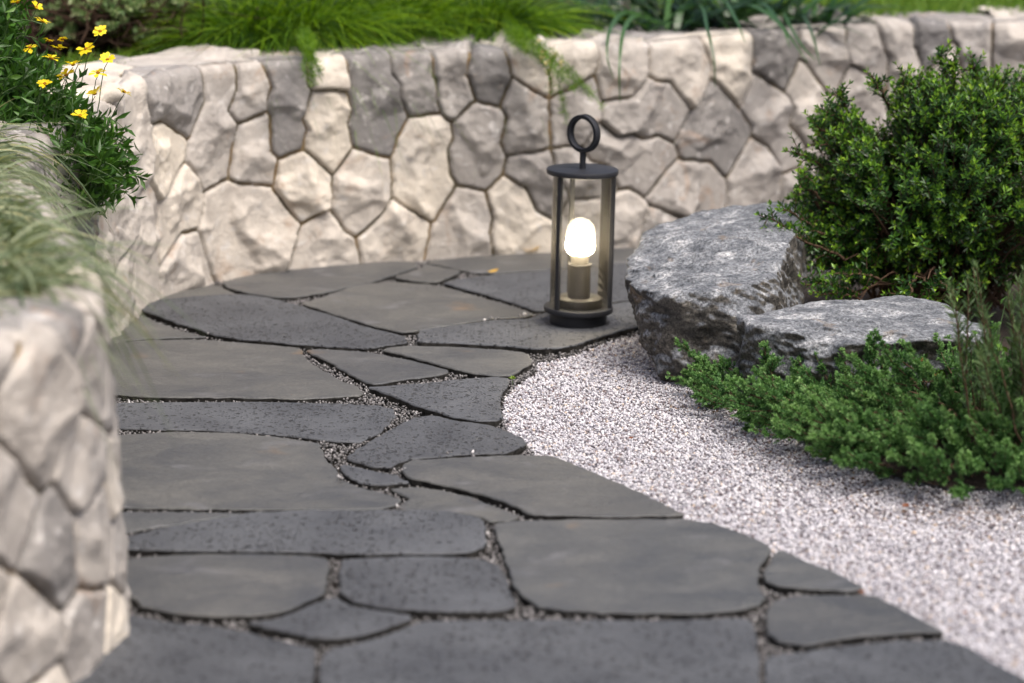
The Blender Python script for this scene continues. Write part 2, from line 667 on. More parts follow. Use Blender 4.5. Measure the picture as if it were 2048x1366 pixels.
M_COLLAR = plain_mat("white_plastic", (0.36, 0.33, 0.28), 0.4)
M_GLASS, M_BULB = make_glass(), make_bulb()
M_TWIG = plain_mat("twig_bark", (0.075, 0.045, 0.028), 0.9, 0.2, 0, 0.4, 0.4, 120)

# ------------------------------------------------------------------ ground
g = 40.0
gv = np.array([[-g, -g, -0.045], [g, -g, -0.045], [g, g, -0.045], [-g, g, -0.045]])
tag(np_mesh("ground", gv, np.array([[0, 1, 2, 3]]), M_SOIL), "dark soil below the garden path", "ground", kind="structure")

# ------------------------------------------------------------------ retaining wall
def gp(px, py):
    return on_plane(px, py, 0.0)[:2]


def tp(px, py, z):
    return on_plane(px, py, z)[:2]


path_ctrl = [np.array(p) for p in ((3.3, 7.5), (2.4, 6.82), (1.75, 6.30), (1.28, 5.97))] + [
    tp(1901, 50, .46), tp(1600, 64, .46), gp(1245, 493), gp(1100, 503), gp(860, 512), gp(700, 528), gp(600, 538), gp(520, 545),
    gp(450, 553), gp(380, 572), gp(345, 585), gp(310, 601), gp(252, 640)] + [np.array(p) for p in (
        (-.785, 4.45), (-.80, 4.2), (-.775, 3.9), (-.70, 3.6), (-.60, 3.3), (-.525, 3.06), (-.50, 2.92), (-.515, 2.79), (-.58, 2.6), (-.72, 2.4), (-.95, 2.22), (-1.4, 2.05))]
DS = 0.0042
path, S_ = smooth_curve(path_ctrl, DS)
for _ in range(25):                       # soften kinks
    path[1:-1] = (path[:-2] + 2 * path[1:-1] + path[2:]) / 4
tan = norm(np.gradient(path, axis=0))
nrm = np.stack([-tan[:, 1], tan[:, 0]], 1)
nrmS = nrm.copy()
for _ in range(60):
    nrmS[1:-1] = (nrmS[:-2] + 2 * nrmS[1:-1] + nrmS[2:]) / 4
nrmS = norm(nrmS)
HW = 0.432 + 0.011 * (path[:, 1] - 3.0)
HW = np.clip(HW, 0.42, 0.468)
T_TOP, U_B = 0.23, 0.10
DU = 0.0042
uf = np.arange(-0.03, 0.45, DU)            # face rows (before scaling)
n_face = len(uf)
ut = np.arange(0, T_TOP, DU)
ub = np.arange(DU, U_B, DU * 2)
rows = n_face + len(ut) + len(ub)
ns = len(path)
SG = np.repeat(S_[:, None], rows, 1)
UG = np.zeros((ns, rows))
PG = np.zeros((ns, rows, 3))
NG = np.zeros((ns, rows, 3))
Rc = 0.020
for j in range(rows):
    if j < n_face:
        f = (uf[j] + 0.03) / (uf[-1] + 0.03)
        z = -0.03 + f * (HW + 0.03)
        off = -0.012 * z / 0.45
        k = np.clip((z - (HW - Rc)) / Rc, 0, 1)
        off = off - Rc * (1 - np.sqrt(np.clip(1 - k * k, 0, 1)))
        zz = z
        u = z
        nz = k
    elif j < n_face + len(ut):
        d = ut[j - n_face]
        zz = HW + 0.0 * HW
        off = -0.012 - Rc - d + 0 * HW
        u = HW + 0.02 + d
        nz = np.ones(ns)
    else:
        d = ub[j - n_face - len(ut)]
        zz = HW - d
        off = -0.012 - Rc - T_TOP + 0 * HW
        u = HW + 0.02 + T_TOP + d
        nz = np.zeros(ns)
    sgn = 1.0 if j < n_face + len(ut) else -1.0
    nv = nrm if j < n_face else nrmS
    PG[:, j, :2] = path + nv * off[:, None]
    PG[:, j, 2] = zz
    UG[:, j] = u
    NG[:, j, :2] = nv * sgn * np.sqrt(np.clip(1 - nz ** 2, 0, 1))[:, None]
    NG[:, j, 2] = nz

# stones traced on the wall: every stone is a list of points inside it, plus a tone (0 dark grey .. 1 cream)
STONES = [
    (.72, (262, 240), (270, 300), (268, 360)), (.45, (345, 200), (320, 190), (370, 190)), (1.0, (325, 300), (320, 340)), (.62, (448, 180), (432, 250), (422, 320)),
    (.62, (500, 170), (495, 200)), (.68, (515, 270), (508, 330)), (.38, (578, 140), (580, 200), (572, 265)), (.85, (655, 140)), (.92, (650, 220), (650, 285)),
    (.82, (602, 345), (600, 395)), (.80, (365, 410), (340, 440)), (.74, (450, 420), (500, 460), (545, 490), (500, 410), (440, 460), (550, 440)), (.70, (290, 430), (283, 500), (278, 560)),
    (.66, (370, 520), (365, 560)), (.72, (640, 480), (620, 510), (660, 510)), (.30, (735, 130), (750, 190), (748, 255), (770, 230)), (.40, (830, 130), (838, 190)),
    (.48, (903, 120), (912, 190)), (.24, (972, 130), (978, 170)), (.74, (725, 350), (722, 410)), (.86, (845, 270), (845, 330), (850, 385)), (.50, (957, 245), (955, 320)),
    (.78, (800, 465), (770, 480)), (.66, (930, 430), (920, 480)), (.84, (1030, 400), (1040, 460)), (.48, (1045, 195), (1055, 260)), (.46, (1065, 345), (1085, 375)),
    (.76, (1062, 110), (1070, 150)), (.80, (1145, 105), (1130, 150)), (.52, (1155, 200), (1150, 260)), (.62, (1242, 110), (1235, 165)), (.74, (1350, 115), (1375, 160)),
    (.84, (1465, 110), (1462, 155)), (.34, (1550, 100), (1545, 140)), (.50, (1290, 225), (1240, 225), (1335, 215)), (.40, (1430, 215), (1400, 265), (1450, 270)),
    (.58, (1525, 190), (1550, 240), (1575, 290)), (.52, (1250, 310), (1300, 330), (1200, 290)), (.54, (1390, 380), (1340, 390)), (.56, (1515, 340), (1520, 390)),
    (.64, (1615, 180), (1645, 235), (1610, 250)), (.60, (1650, 90), (1655, 140)), (.56, (1730, 100), (1745, 130)), (.58, (1716, 170), (1720, 220)),
    (.60, (1795, 75), (1812, 130), (1830, 190)), (.12, (1860, 80), (1865, 105)), (.66, (1890, 130), (1885, 160)), (.56, (1950, 60), (1950, 120)), (.62, (2010, 55), (2015, 120)),
    (.60, (1640, 320)), (.5, (1600, 390)), (.66, (1250, 445)), (.5, (1320, 455)), (.62, (1180, 440)), (.52, (1180, 355), (1150, 330)),
    (.66, (235, 420), (230, 470)), (.62, (248, 560), (245, 600)), (.7, (215, 300)), (.7, (210, 520)),
]
flatP = PG.reshape(-1, 3)
ppx, ppy = project(flatP)
view = np.array([0, 0, CAM_H]) - flatP
facing = (NG.reshape(-1, 3) * view).sum(1) > 0
okv = facing & (flatP[:, 1] > 4.15)
cand = np.where(okv)[0]
seeds, sid, tones = [], [], []
for k, st in enumerate(STONES):
    tones.append(st[0])
    for (a, b) in st[1:]:
        i = cand[np.argmin((ppx[cand] - a) ** 2 + (ppy[cand] - b) ** 2)]
        seeds.append((SG.reshape(-1)[i], UG.reshape(-1)[i]))
        sid.append(k)
seeds = list(map(tuple, seeds))
tr_lo, tr_hi = min(s[0] for s in seeds) - .06, max(s[0] for s in seeds) + .03
tries = 0
while tries < 9000:
    tries += 1
    s = random.uniform(0, S_[-1])
    h = np.interp(s, S_, HW)
    u = random.uniform(-0.02, h + 0.02 + T_TOP + U_B)
    traced = tr_lo < s < tr_hi
    lim = 0.125 + 0.05 * random.random()
    if traced and u < h + 0.06:
        lim = 0.19
    elif traced:
        lim = 0.15
    if s > tr_hi + 0.25 and u < h + .05:
        lim = 0.070 + 0.040 * random.random()
    d = min(math.hypot((s - a) * 0.9, u - b) for a, b in seeds)
    if d > lim:
        seeds.append((s, u))
        sid.append(len(tones))
        tones.append(min(1, max(0.1, random.gauss(.60, .24 if s < tr_hi else .15))))
seeds = np.array(seeds)
sid = np.array(sid)
tones = np.clip((np.array(tones) - .58) * 1.45 + .56, 0, 1)
nst = len(tones)
# nearest stone and distance to its edge
Q = np.stack([SG.reshape(-1), UG.reshape(-1), np.zeros(SG.size)], 1)
wx = fbm(Q, 13, 2, 5) * 0.0055 + fbm(Q, 70, 2, 8) * 0.0018
wy = fbm(Q, 13, 2, 25) * 0.0055 + fbm(Q, 70, 2, 28) * 0.0018
qs, qu = Q[:, 0] + wx, Q[:, 1] + wy
ID = np.zeros(len(Q), int)
ED = np.zeros(len(Q))
for c0 in range(0, len(Q), 20000):
    sl = slice(c0, c0 + 20000)
    d2 = (qs[sl, None] - seeds[None, :, 0]) ** 2 + (qu[sl, None] - seeds[None, :, 1]) ** 2
    i1 = np.argmin(d2, 1)
    r_ = np.arange(len(i1))
    dm = d2[r_, i1]
    same = sid[None, :] == sid[i1][:, None]
    d2b = np.where(same, 9.0, d2)
    # exact distance to bisectors of the closest foreign seeds
    sep = np.hypot(seeds[i1][:, None, 0] - seeds[None, :, 0], seeds[i1][:, None, 1] - seeds[None, :, 1])
    e = (d2b - dm[:, None]) / (2 * np.maximum(sep, 1e-4))
    e = np.where(same, 9.0, e)
    ID[sl] = sid[i1]
    ED[sl] = e.min(1)
cen = np.array([seeds[sid == k].mean(0) for k in range(nst)])
rs = np.random.default_rng(5)
h = np.full(len(Q), 1.0)
lx, ly = qs - cen[ID, 0], qu - cen[ID, 1]
for k in range(6):
    ang = rs.uniform(0, 2 * math.pi, nst)
    g_ = rs.uniform(0.05, 0.55, nst)
    a_ = rs.uniform(0.012, 0.030, nst)
    if k < 2:                              # one or two broad split faces, the rest are chamfers
        g_ = rs.uniform(0.03, 0.20, nst)
        a_ = rs.uniform(0.010, 0.016, nst)
    pl = a_[ID] - g_[ID] * (np.cos(ang)[ID] * lx + np.sin(ang)[ID] * ly)
    h = np.minimum(h, pl)
h = np.clip(h, -0.006, 0.034)
S3 = PG.reshape(-1, 3) + np.stack([ID * 3.1, ID * 1.7, ID * 0.9], 1)
h = h + fbm(S3, 9, 4, 40) * 0.004
rid = 1 - np.abs(fbm(S3, 17, 3, 60))
h = h + (rid - 0.75) * 0.008 + fbm(S3, 45, 3, 70, .6) * 0.0028
def scallop(X2, size, seed):
    """flaked stone: shallow concave bowls meeting in sharp ridges"""
    g2 = X2 / size
    ci = np.floor(g2).astype(np.int64)
    best = np.full(len(X2), 9.0)
    for dx in (-1, 0, 1):
        for dy in (-1, 0, 1):
            cx, cy = ci[:, 0] + dx, ci[:, 1] + dy
            hh = (cx * 374761393 + cy * 668265263 + seed * 974634777) & 0xffffffff
            hh = ((hh ^ (hh >> 13)) * 1274126177) & 0xffffffff
            hh = hh ^ (hh >> 16)
            a1, a2, a3 = (hh & 1023) / 1023.0, ((hh >> 10) & 1023) / 1023.0, ((hh >> 20) & 1023) / 1023.0
            d2 = (g2[:, 0] - cx - a1) ** 2 + (g2[:, 1] - cy - a2) ** 2 + 0.45 * a3
            best = np.minimum(best, d2)
    return best


SX = np.stack([qs + ID * 7.13 + fbm(S3, 22, 3, 81) * .012, qu + ID * 3.77 + fbm(S3, 22, 3, 85) * .012], 1)
h = h + (scallop(SX, .085, 1) - .45) * .021 + (scallop(SX * np.array([1.0, 1.3]), .03, 2) - .45) * .0030
JW = 0.0012
prof = np.clip((ED - JW) / 0.0065, 0, 1)
prof = 1 - (1 - prof) ** 2.4
disp = np.where(ED > JW, -0.012 + prof * (np.maximum(h, 0.001) * np.clip((Q[:, 0] - tr_hi) * -1.5 + 1.2, .62, 1.0) + 0.016), -0.012 - (JW - ED) * 6.0)
W3 = PG.reshape(-1, 3) + NG.reshape(-1, 3) * disp[:, None]
# the mortar is a sheet of its own that the stones stand out of
mdisp = -0.0040 + fbm(Q, 30, 3, 90) * 0.0040
W3m = PG.reshape(-1, 3) + NG.reshape(-1, 3) * mdisp[:, None]
ii = (np.arange(ns - 1)[:, None] * rows + np.arange(rows - 1)[None, :]).reshape(-1)
FW = np.stack([ii, ii + 1, ii + rows + 1, ii + rows], 1)
is_m = (disp[FW] < mdisp[FW] - 0.001).all(1) & (ED[FW].max(1) < 0.006)
near_m = (ED[FW].min(1) < 0.016)
tone_v = np.clip(tones[ID] + 0.05 * fbm(S3, 6, 2, 33), 0, 1)
wall_root = empty("stone_retaining_wall", (path[int(ns * .5)][0], path[int(ns * .5)][1], 0), "curved low retaining wall of cream and grey rubble stone with brown mortar", "wall")


def sub_mesh(name, V, F, mat, attrs, smooth):
    used = np.unique(F)
    remap = np.full(len(V), -1, np.int64)
    remap[used] = np.arange(len(used))
    return np_mesh(name, V[used], remap[F], mat, None, {k: v[used] for k, v in attrs.items()}, smooth)


under(wall_root, sub_mesh("stonework", W3, FW[~is_m], M_STONE, {"tone": tone_v}, True))
under(wall_root, sub_mesh("mortar", W3m, FW[near_m], M_MORTAR, {"tone": tone_v}, True))

# planting bed behind the wall
C0 = np.array([0.2, 3.2])
bstep = path[::12]
bn = nrmS[::12]
bH = HW[::12]
inner = bstep - bn * 0.20
radial = norm(bstep - C0)
rings = [0, .05, .12, .22, .35, .55, .8, 1.2, 2.0, 4.0, 9.0, 20.0]
bv = np.stack([np.concatenate([inner + radial * d, (bH - 0.035 + min(d, 2.0) * 0.03)[:, None]], 1) for d in rings], 1)
nb_ = bv.shape[1]
flat = bv.reshape(-1, 3)
flat[:, 2] += fbm(flat, 9, 4, 3) * 0.015
ii = (np.arange(len(bstep) - 1)[:, None] * nb_ + np.arange(nb_ - 1)[None, :]).reshape(-1)
tag(np_mesh("planting_bed", flat, np.stack([ii, ii + 1, ii + nb_ + 1, ii + nb_], 1), M_SOIL, smooth=True), "dark earth of the planting bed behind the wall", "planting bed", kind="structure")
BED_Z = 0.43

# ------------------------------------------------------------------ flagstones
FLAGS = [
    ("s", "long grey slab along the foot of the back wall, left of the lantern", [(444,566),(479,555),(529,545),(578,540),(653,533),(730,527),(790,522),(835,525),(838,534),(790,549),(750,563),(703,573),(653,584),(598,593),(549,594),(491,586),(450,573)]),
    ("s", "narrow brownish sliver slab squeezed between the wall corner and a pitted slab", [(300,601),(342,587),(404,571),(438,568),(450,576),(482,588),(420,590),(340,597)]),
    ("p", "long pitted dark slab tapering to a point at the left wall corner", [(281,623),(295,612),(317,603),(379,597),(454,591),(499,593),(541,598),(563,603),(596,612),(653,628),(730,653),(758,660),(791,667),(813,672),(818,684),(776,690),(733,697),(700,695),(678,694),(603,690),(553,685),(479,679),(429,672),(404,663),(354,649),(317,636)]),
    ("s", "broad smooth grey slab just left of the lantern base", [(600,608),(640,597),(680,583),(700,576),(729,570),(782,566),(852,570),(882,573),(917,583),(964,596),(1008,608),(1052,622),(1069,628),(1052,634),(993,637),(934,646),(876,655),(829,663),(803,665),(759,656),(723,646),(700,640),(650,624)]),
    ("p", "pitted dark slab carrying the lantern, its thick edge facing the white gravel", [(833,672),(838,664),(876,657),(934,650),(993,642),(1052,640),(1075,632),(1095,625),(1160,617),(1230,608),(1290,601),(1345,612),(1330,636),(1275,655),(1251,660),(1198,676),(1157,691),(1122,698),(1066,700),(1022,695),(964,692),(905,689),(864,688),(835,687)]),
    ("p", "bluish pitted slab directly behind the lantern", [(884,566),(905,560),(993,549),(1100,541),(1180,534),(1260,526),(1330,560),(1325,592),(1230,602),(1160,611),(1098,619),(1070,620),(1040,610),(1008,600),(964,587),(917,575)]),
    ("s", "grey slab against the back wall behind the lantern, one yellow leaf on it", [(848,523),(870,518),(960,510),(1040,506),(1110,501),(1200,497),(1290,492),(1370,495),(1370,530),(1255,522),(1100,536),(993,544),(938,542)]),
    ("s", "small wedge slab between the two slabs of the back row", [(785,555),(841,537),(848,528),(926,544),(902,555),(878,564),(858,566),(826,563)]),
    ("s", "small brown-grey wedge slab beside the foreground wall, below the pitted pointed slab", [(150,688),(225,677),(240,660),(254,650),(282,633),(295,632),(317,643),(349,656),(389,666),(418,672),(354,673),(292,675)]),
    ("s", "very wide smooth grey slab with a rough spot, running in behind the foreground wall", [(135,690),(200,685),(292,678),(354,676),(417,677),(454,680),(541,686),(601,692),(608,697),(603,704),(618,719),(653,741),(690,761),(710,766),(728,784),(715,789),(678,792),(603,796),(529,795),(454,793),(379,794),(305,794),(200,787),(120,786)]),
    ("s", "long grey wedge slab with a pale mark, middle of the path below the lantern", [(611,699),(640,696),(700,699),(738,702),(803,714),(846,724),(900,738),(898,744),(846,753),(803,758),(773,765),(747,768),(729,763),(703,751),(665,728),(622,706)]),
    ("s", "smooth grey slab with a chipped pitted right corner touching the gravel", [(765,702),(776,696),(817,693),(876,694),(949,697),(1008,700),(1052,705),(1060,711),(1067,726),(1037,744),(1022,751),(978,751),(934,745),(905,738),(861,726),(817,714)]),
    ("p", "triangular heavily pitted slab with the green seedling at its right corner", [(732,777),(788,773),(846,769),(920,760),(993,755),(1019,758),(1019,769),(1005,785),(1001,802),(1004,826),(1008,836),(993,843),(964,845),(905,836),(864,823),(826,814),(788,796)]),
    ("p", "long pitted blue-grey strip slab with a rounded rusty right end", [(125,810),(242,802),(337,800),(484,799),(601,800),(718,803),(762,805),(788,813),(791,827),(777,845),(762,860),(736,871),(715,880),(660,876),(601,870),(513,862),(425,857),(337,855),(249,853),(125,853)]),
    ("s", "huge smooth olive-grey slab beside the foreground wall, narrowing to a beak on the right", [(120,872),(258,866),(337,860),(454,861),(542,868),(595,874),(640,883),(650,905),(656,918),(675,935),(682,951),(718,970),(777,983),(806,994),(794,1003),(762,1012),(689,1015),(572,1014),(484,1015),(366,1013),(252,1012),(125,1012)]),
    ("p", "leaf-shaped dark slab with fine pits jutting into the white gravel", [(691,913),(717,894),(761,870),(799,848),(834,834),(864,832),(922,844),(975,850),(1022,866),(1051,880),(1057,888),(1037,899),(1010,907),(922,910),(864,916),(820,919),(799,924),(782,935),(746,933),(717,926),(697,920)]),
    ("p", "little boat-shaped slab in the middle of the path", [(678,932),(685,926),(700,928),(746,940),(782,946),(799,949),(802,956),(822,964),(788,967),(746,968),(720,965),(697,955),(682,944)]),
    ("s", "broad grey slab with rusty streaks and a pitted spot along the gravel edge", [(801,946),(805,931),(823,923),(893,919),(981,915),(1039,912),(1098,913),(1145,929),(1200,952),(1280,985),(1345,1015),(1372,1029),(1330,1032),(1200,1034),(1100,1032),(1055,1029),(1040,1018),(1005,1005),(957,990),(900,975),(850,966),(815,958)]),
    ("s", "slender fin-shaped grey slab below the rusty streaked one", [(776,973),(805,971),(840,970),(893,978),(946,990),(996,1009),(1034,1024),(1039,1030),(1016,1037),(981,1039),(952,1029),(908,1021),(864,1018),(811,1017),(793,1014),(805,1002),(817,993),(799,985)]),
    ("s", "thin brown wedge slab on the left under the huge olive-grey slab", [(150,1024),(254,1020),(373,1020),(493,1022),(442,1031),(373,1042),(305,1052),(257,1060),(150,1072)]),
    ("p", "long dark pitted band slab crossing the foreground path", [(170,1082),(262,1075),(305,1061),(373,1049),(442,1037),(500,1028),(600,1023),(740,1023),(864,1024),(910,1027),(952,1036),(970,1046),(972,1065),(975,1085),(968,1098),(935,1108),(880,1111),(700,1110),(500,1105),(350,1103),(262,1100),(170,1098)]),
    ("s", "rounded brown slab with a hairline crack beside the foreground wall", [(215,1135),(264,1121),(339,1113),(476,1110),(613,1113),(660,1121),(661,1137),(654,1171),(654,1188),(613,1205),(572,1222),(510,1232),(408,1234),(339,1227),(284,1215),(261,1198),(215,1185)]),
    ("p", "squarish dark slab between the rounded brown slab and the big warm grey one", [(680,1122),(760,1118),(900,1117),(960,1122),(1000,1135),(1015,1160),(1022,1190),(1035,1215),(1010,1224),(900,1227),(820,1224),(750,1215),(700,1205),(678,1185),(676,1150)]),
    ("s", "big squarish warm grey slab with an orange stain in the foreground", [(985,1046),(1042,1041),(1144,1039),(1281,1039),(1377,1039),(1431,1048),(1504,1075),(1548,1097),(1534,1119),(1520,1137),(1519,1170),(1530,1195),(1519,1210),(1483,1221),(1410,1227),(1337,1228),(1213,1226),(1110,1218),(1076,1212),(1042,1193),(1026,1171),(1014,1137),(998,1090)]),
    ("s", "small dark triangular slab wedged against the gravel in the foreground", [(1552,1101),(1572,1104),(1610,1122),(1665,1141),(1731,1177),(1700,1181),(1629,1179),(1556,1173),(1526,1162),(1526,1144),(1542,1118)]),
    ("s", "smooth dark grey slab with rounded left corners, pointing into the gravel", [(1537,1210),(1563,1196),(1610,1190),(1702,1189),(1753,1190),(1811,1221),(1870,1254),(1890,1265),(1811,1267),(1702,1276),(1629,1288),(1603,1290),(1556,1283),(1532,1268),(1530,1236)]),
    ("p", "blurred blue-grey slab in the bottom right corner of the path", [(1532,1312),(1600,1301),(1640,1296),(1700,1286),(1811,1276),(1895,1274),(1940,1290),(1990,1320),(2048,1352),(2110,1388),(2110,1440),(1530,1440),(1527,1340)]),
    ("p", "largest blurred blue-grey slab at the bottom middle", [(820,1252),(847,1243),(905,1241),(1042,1240),(1144,1239),(1300,1239),(1410,1237),(1490,1234),(1512,1247),(1518,1290),(1520,1330),(1522,1440),(640,1440),(637,1340),(650,1302),(720,1287),(780,1268)]),
    ("p", "small dark crescent slab under the rounded brown slab", [(580,1230),(620,1212),(655,1198),(680,1198),(700,1213),(760,1224),(820,1232),(825,1240),(790,1254),(720,1275),(660,1280),(610,1277),(560,1265),(490,1250),(500,1245),(550,1240)]),
    ("p", "dark pitted slab in the bottom left corner beside the foreground wall", [(235,1240),(265,1226),(339,1242),(408,1247),(476,1257),(544,1274),(613,1290),(633,1297),(628,1330),(630,1440),(120,1440),(150,1340),(205,1285)]),
]
slab_polys, slab_norms = [], []
for kind, label, poly in FLAGS:
    P = [on_plane(a, b, 0.0)[:2] for a, b in poly]
    # corner rounding (one Chaikin pass), then even resampling with a ragged edge
    Q2 = []
    for i in range(len(P)):
        a, b = P[i], P[(i + 1) % len(P)]
        Q2 += [a * .90 + b * .10, a * .10 + b * .90]
    Q2 = np.array(Q2 + [Q2[0]])
    s = np.concatenate([[0], np.cumsum(np.linalg.norm(np.diff(Q2, axis=0), axis=1))])
    n = max(40, int(s[-1] / 0.006))
    ss = np.linspace(0, s[-1], n, endpoint=False)
    ring = np.stack([np.interp(ss, s, Q2[:, 0]), np.interp(ss, s, Q2[:, 1])], 1)
    area = 0.5 * np.sum(ring[:, 0] * np.roll(ring[:, 1], -1) - np.roll(ring[:, 0], -1) * ring[:, 1])
    if area < 0:
        ring = ring[::-1]
    tg = norm(np.roll(ring, -1, 0) - np.roll(ring, 1, 0))
    on = np.stack([tg[:, 1], -tg[:, 0]], 1)
    r3 = np.concatenate([ring, np.zeros((n, 1))], 1)
    ring = ring + on * (-0.0012 + fbm(r3, 45, 3, 2) * 0.0038 + fbm(r3, 150, 2, 4) * 0.0018)[:, None]
    slab_polys.append(ring)
    slab_norms.append(on)
for _ in range(2):                        # neighbouring slabs never touch: leave a joint of about 6 mm
    for i, ring in enumerate(slab_polys):
        for j, other in enumerate(slab_polys):
            if i == j:
                continue
            lo, hi = other.min(0) - .01, other.max(0) + .01
            m_ = np.where((ring[:, 0] > lo[0]) & (ring[:, 0] < hi[0]) & (ring[:, 1] > lo[1]) & (ring[:, 1] < hi[1]))[0]
            if not len(m_):
                continue
            dd = np.sqrt(((ring[m_, None, :] - other[None]) ** 2).sum(2)).min(1)
            sgn_ = np.where(in_poly(ring[m_], other), -1.0, 1.0)
            push = np.clip(0.0050 - sgn_ * dd, 0, .014) * 0.5
            ring[m_] -= slab_norms[i][m_] * push[:, None]
for (kind, label, _poly), ring, on in zip(FLAGS, slab_polys, slab_norms):
    n = len(ring)
    r3 = np.concatenate([ring, np.zeros((n, 1))], 1)
    c = ring.mean(0)
    dz = random.uniform(-0.0035, 0.0035)
    tx, ty = random.uniform(-.006, .006), random.uniform(-.006, .006)
    th = random.uniform(0.036, 0.046)
    ztop = dz + (ring[:, 0] - c[0]) * tx + (ring[:, 1] - c[1]) * ty
    bz = 0.0012 + 0.0020 * np.abs(fbm(r3, 60, 2, 9))
    lv = [(-0.0030, 0 * bz), (-0.0010, bz * .35), (0.0, bz + 0.001)]
    for q in range(1, 5):
        lv.append((None, bz + th * q / 4.0))
    Vl = []
    for q, (ofs, dd) in enumerate(lv):
        if ofs is None:
            ofs_a = fbm(np.concatenate([ring, dd[:, None]], 1), 70, 3, 15) * 0.004 - 0.002
        else:
            ofs_a = np.full(n, ofs)
        Vl.append(np.concatenate([ring + on * ofs_a[:, None] - c, (ztop - dd)[:, None]], 1))
    V = np.concatenate(Vl)
    bm = bmesh.new()
    vs = [bm.verts.new(v) for v in V]
    topf = bm.faces.new(vs[:n])
    for q in range(len(lv) - 1):
        for i in range(n):
            j = (i + 1) % n
            f = bm.faces.new((vs[q * n + j], vs[q * n + i], vs[(q + 1) * n + i], vs[(q + 1) * n + j]))
            f.smooth = q < 2
            f.material_index = 0 if q < 2 else 1
    bmesh.ops.triangulate(bm, faces=[topf])
    bm.normal_update()
    if sum(f.normal.z for f in bm.faces if f.material_index == 0) < 0:
        bmesh.ops.reverse_faces(bm, faces=bm.faces[:])
    me = bpy.data.meshes.new("flagstone")
    bm.to_mesh(me)
    bm.free()
    o = link("flagstone", me, M_SMOOTH if kind == "s" else M_POROUS)
    me.materials.append(M_EDGE)
    o.location = (c[0], c[1], 0)
    tag(o, label, "flagstone", "flagstones of the garden path")

# ------------------------------------------------------------------ gravel
border_px = [(1330, 640), (1290, 655), (1251, 664), (1198, 680), (1157, 697), (1122, 706), (1075, 716), (1072, 735), (1040, 755), (1022, 772), (1008, 790), (1003, 815), (1012, 845), (1030, 866), (1062, 888), (1070, 900), (1100, 910), (1145, 927), (1280, 983), (1372, 1027), (1431, 1046), (1548, 1095), (1665, 1139), (1753, 1188), (1890, 1264), (2048, 1350), (2300, 1490), (2600, 1650), (5200, 1500), (4200, 560)]
WHITE_POLY = [on_plane(a, b, 0)[:2] for a, b in border_px]


def chips(n_pts, size_lo, size_hi, z_lo, z_hi, flatn=0.6):
    n = len(n_pts)
    cube = np.array([[x, y, z] for x in (-1, 1) for y in (-1, 1) for z in (-1, 1)], float)
    V = cube[None] * 1.0 + rng.normal(size=(n, 8, 3)) * 0.30
    V /= np.maximum(np.linalg.norm(V, axis=2, keepdims=True) / 1.5, 0.75)
    sz = rng.uniform(size_lo, size_hi, n) * 0.5 * 0.75
    sc3 = np.stack([rng.uniform(0.8, 1.3, n), rng.uniform(0.65, 1.0, n), rng.uniform(0.45, 0.85, n)], 1)
    V = V * (sz[:, None] * sc3)[:, None, :]
    q = norm(rng.normal(size=(n, 4)) * np.array([1.0, flatn, flatn, 1.0]))
    w_, x, y, z = q.T
    Rm = np.stack([1 - 2 * (y * y + z * z), 2 * (x * y - z * w_), 2 * (x * z + y * w_), 2 * (x * y + z * w_), 1 - 2 * (x * x + z * z), 2 * (y * z - x * w_), 2 * (x * z - y * w_), 2 * (y * z + x * w_), 1 - 2 * (x * x + y * y)], -1).reshape(n, 3, 3)
    V = np.einsum('nij,nkj->nki', Rm, V)
    zc = rng.uniform(z_lo, z_hi, n)
    V += np.concatenate([n_pts, zc[:, None]], 1)[:, None, :]
    f = np.array([[0, 1, 3, 2], [4, 6, 7, 5], [0, 4, 5, 1], [2, 3, 7, 6], [0, 2, 6, 4], [1, 5, 7, 3]])
    F = (np.arange(n)[:, None, None] * 8 + f[None]).reshape(-1, 4)
    return V.reshape(-1, 3), F, np.repeat(rng.random(n), 8)


def outside_slabs(P, grow=0.0):
    keep = np.ones(len(P), bool)
    for ring in slab_polys:
        lo, hi = ring.min(0) - .01, ring.max(0) + .01
        m_ = np.where((P[:, 0] > lo[0]) & (P[:, 0] < hi[0]) & (P[:, 1] > lo[1]) & (P[:, 1] < hi[1]) & keep)[0]
        if len(m_):
            keep[m_[in_poly(P[m_], ring)]] = False
    return keep


# white chippings
cells = rng.uniform([-0.1, 2.3], [1.75, 4.95], size=(420000, 2))
ok = in_poly(cells, WHITE_POLY)
ax, ay = project(np.concatenate([cells, np.zeros((len(cells), 1))], 1))
ok &= (ax < 2150) & (ay < 1420)
ok &= ~((cells[:, 1] > 4.33) & (cells[:, 0] > 0.42)) & ~((cells[:, 1] > 4.05) & (cells[:, 0] > 0.62))
cells = cells[ok]
cells = cells[outside_slabs(cells)]
if len(cells) > 190000:
    cells = cells[:190000]
Vw, Fw, aw = chips(cells, 0.0032, 0.0070, -0.0170, -0.0105)
Vw[:, 2] += fbm(Vw * np.array([1, 1, 0]), 7, 3, 77) * 0.005
tag(np_mesh("white_gravel", Vw, Fw, M_WHITE, None, {"rnd": aw}), "white and pinkish crushed stone chippings beside the path", "gravel", kind="stuff")
# base sheet of the gravel bed
wp = np.array(WHITE_POLY)
bm = bmesh.new()
fb = bm.faces.new([bm.verts.new((p[0], p[1], -0.024)) for p in wp])
bmesh.ops.triangulate(bm, faces=[fb])
bm.normal_update()
if next(iter(bm.faces)).normal.z < 0:
    bmesh.ops.reverse_faces(bm, faces=bm.faces[:])
me = bpy.data.meshes.new("gravel_bed")
bm.to_mesh(me)
bm.free()
M_GBED = plain_mat("gravel_bed", (0.46, 0.44, 0.46), 0.9, 0.3, 0, 1.0, 0.5, 180)
tag(link("gravel_bed", me, M_GBED), "pale gravel bed beside the path", "gravel bed", kind="structure")

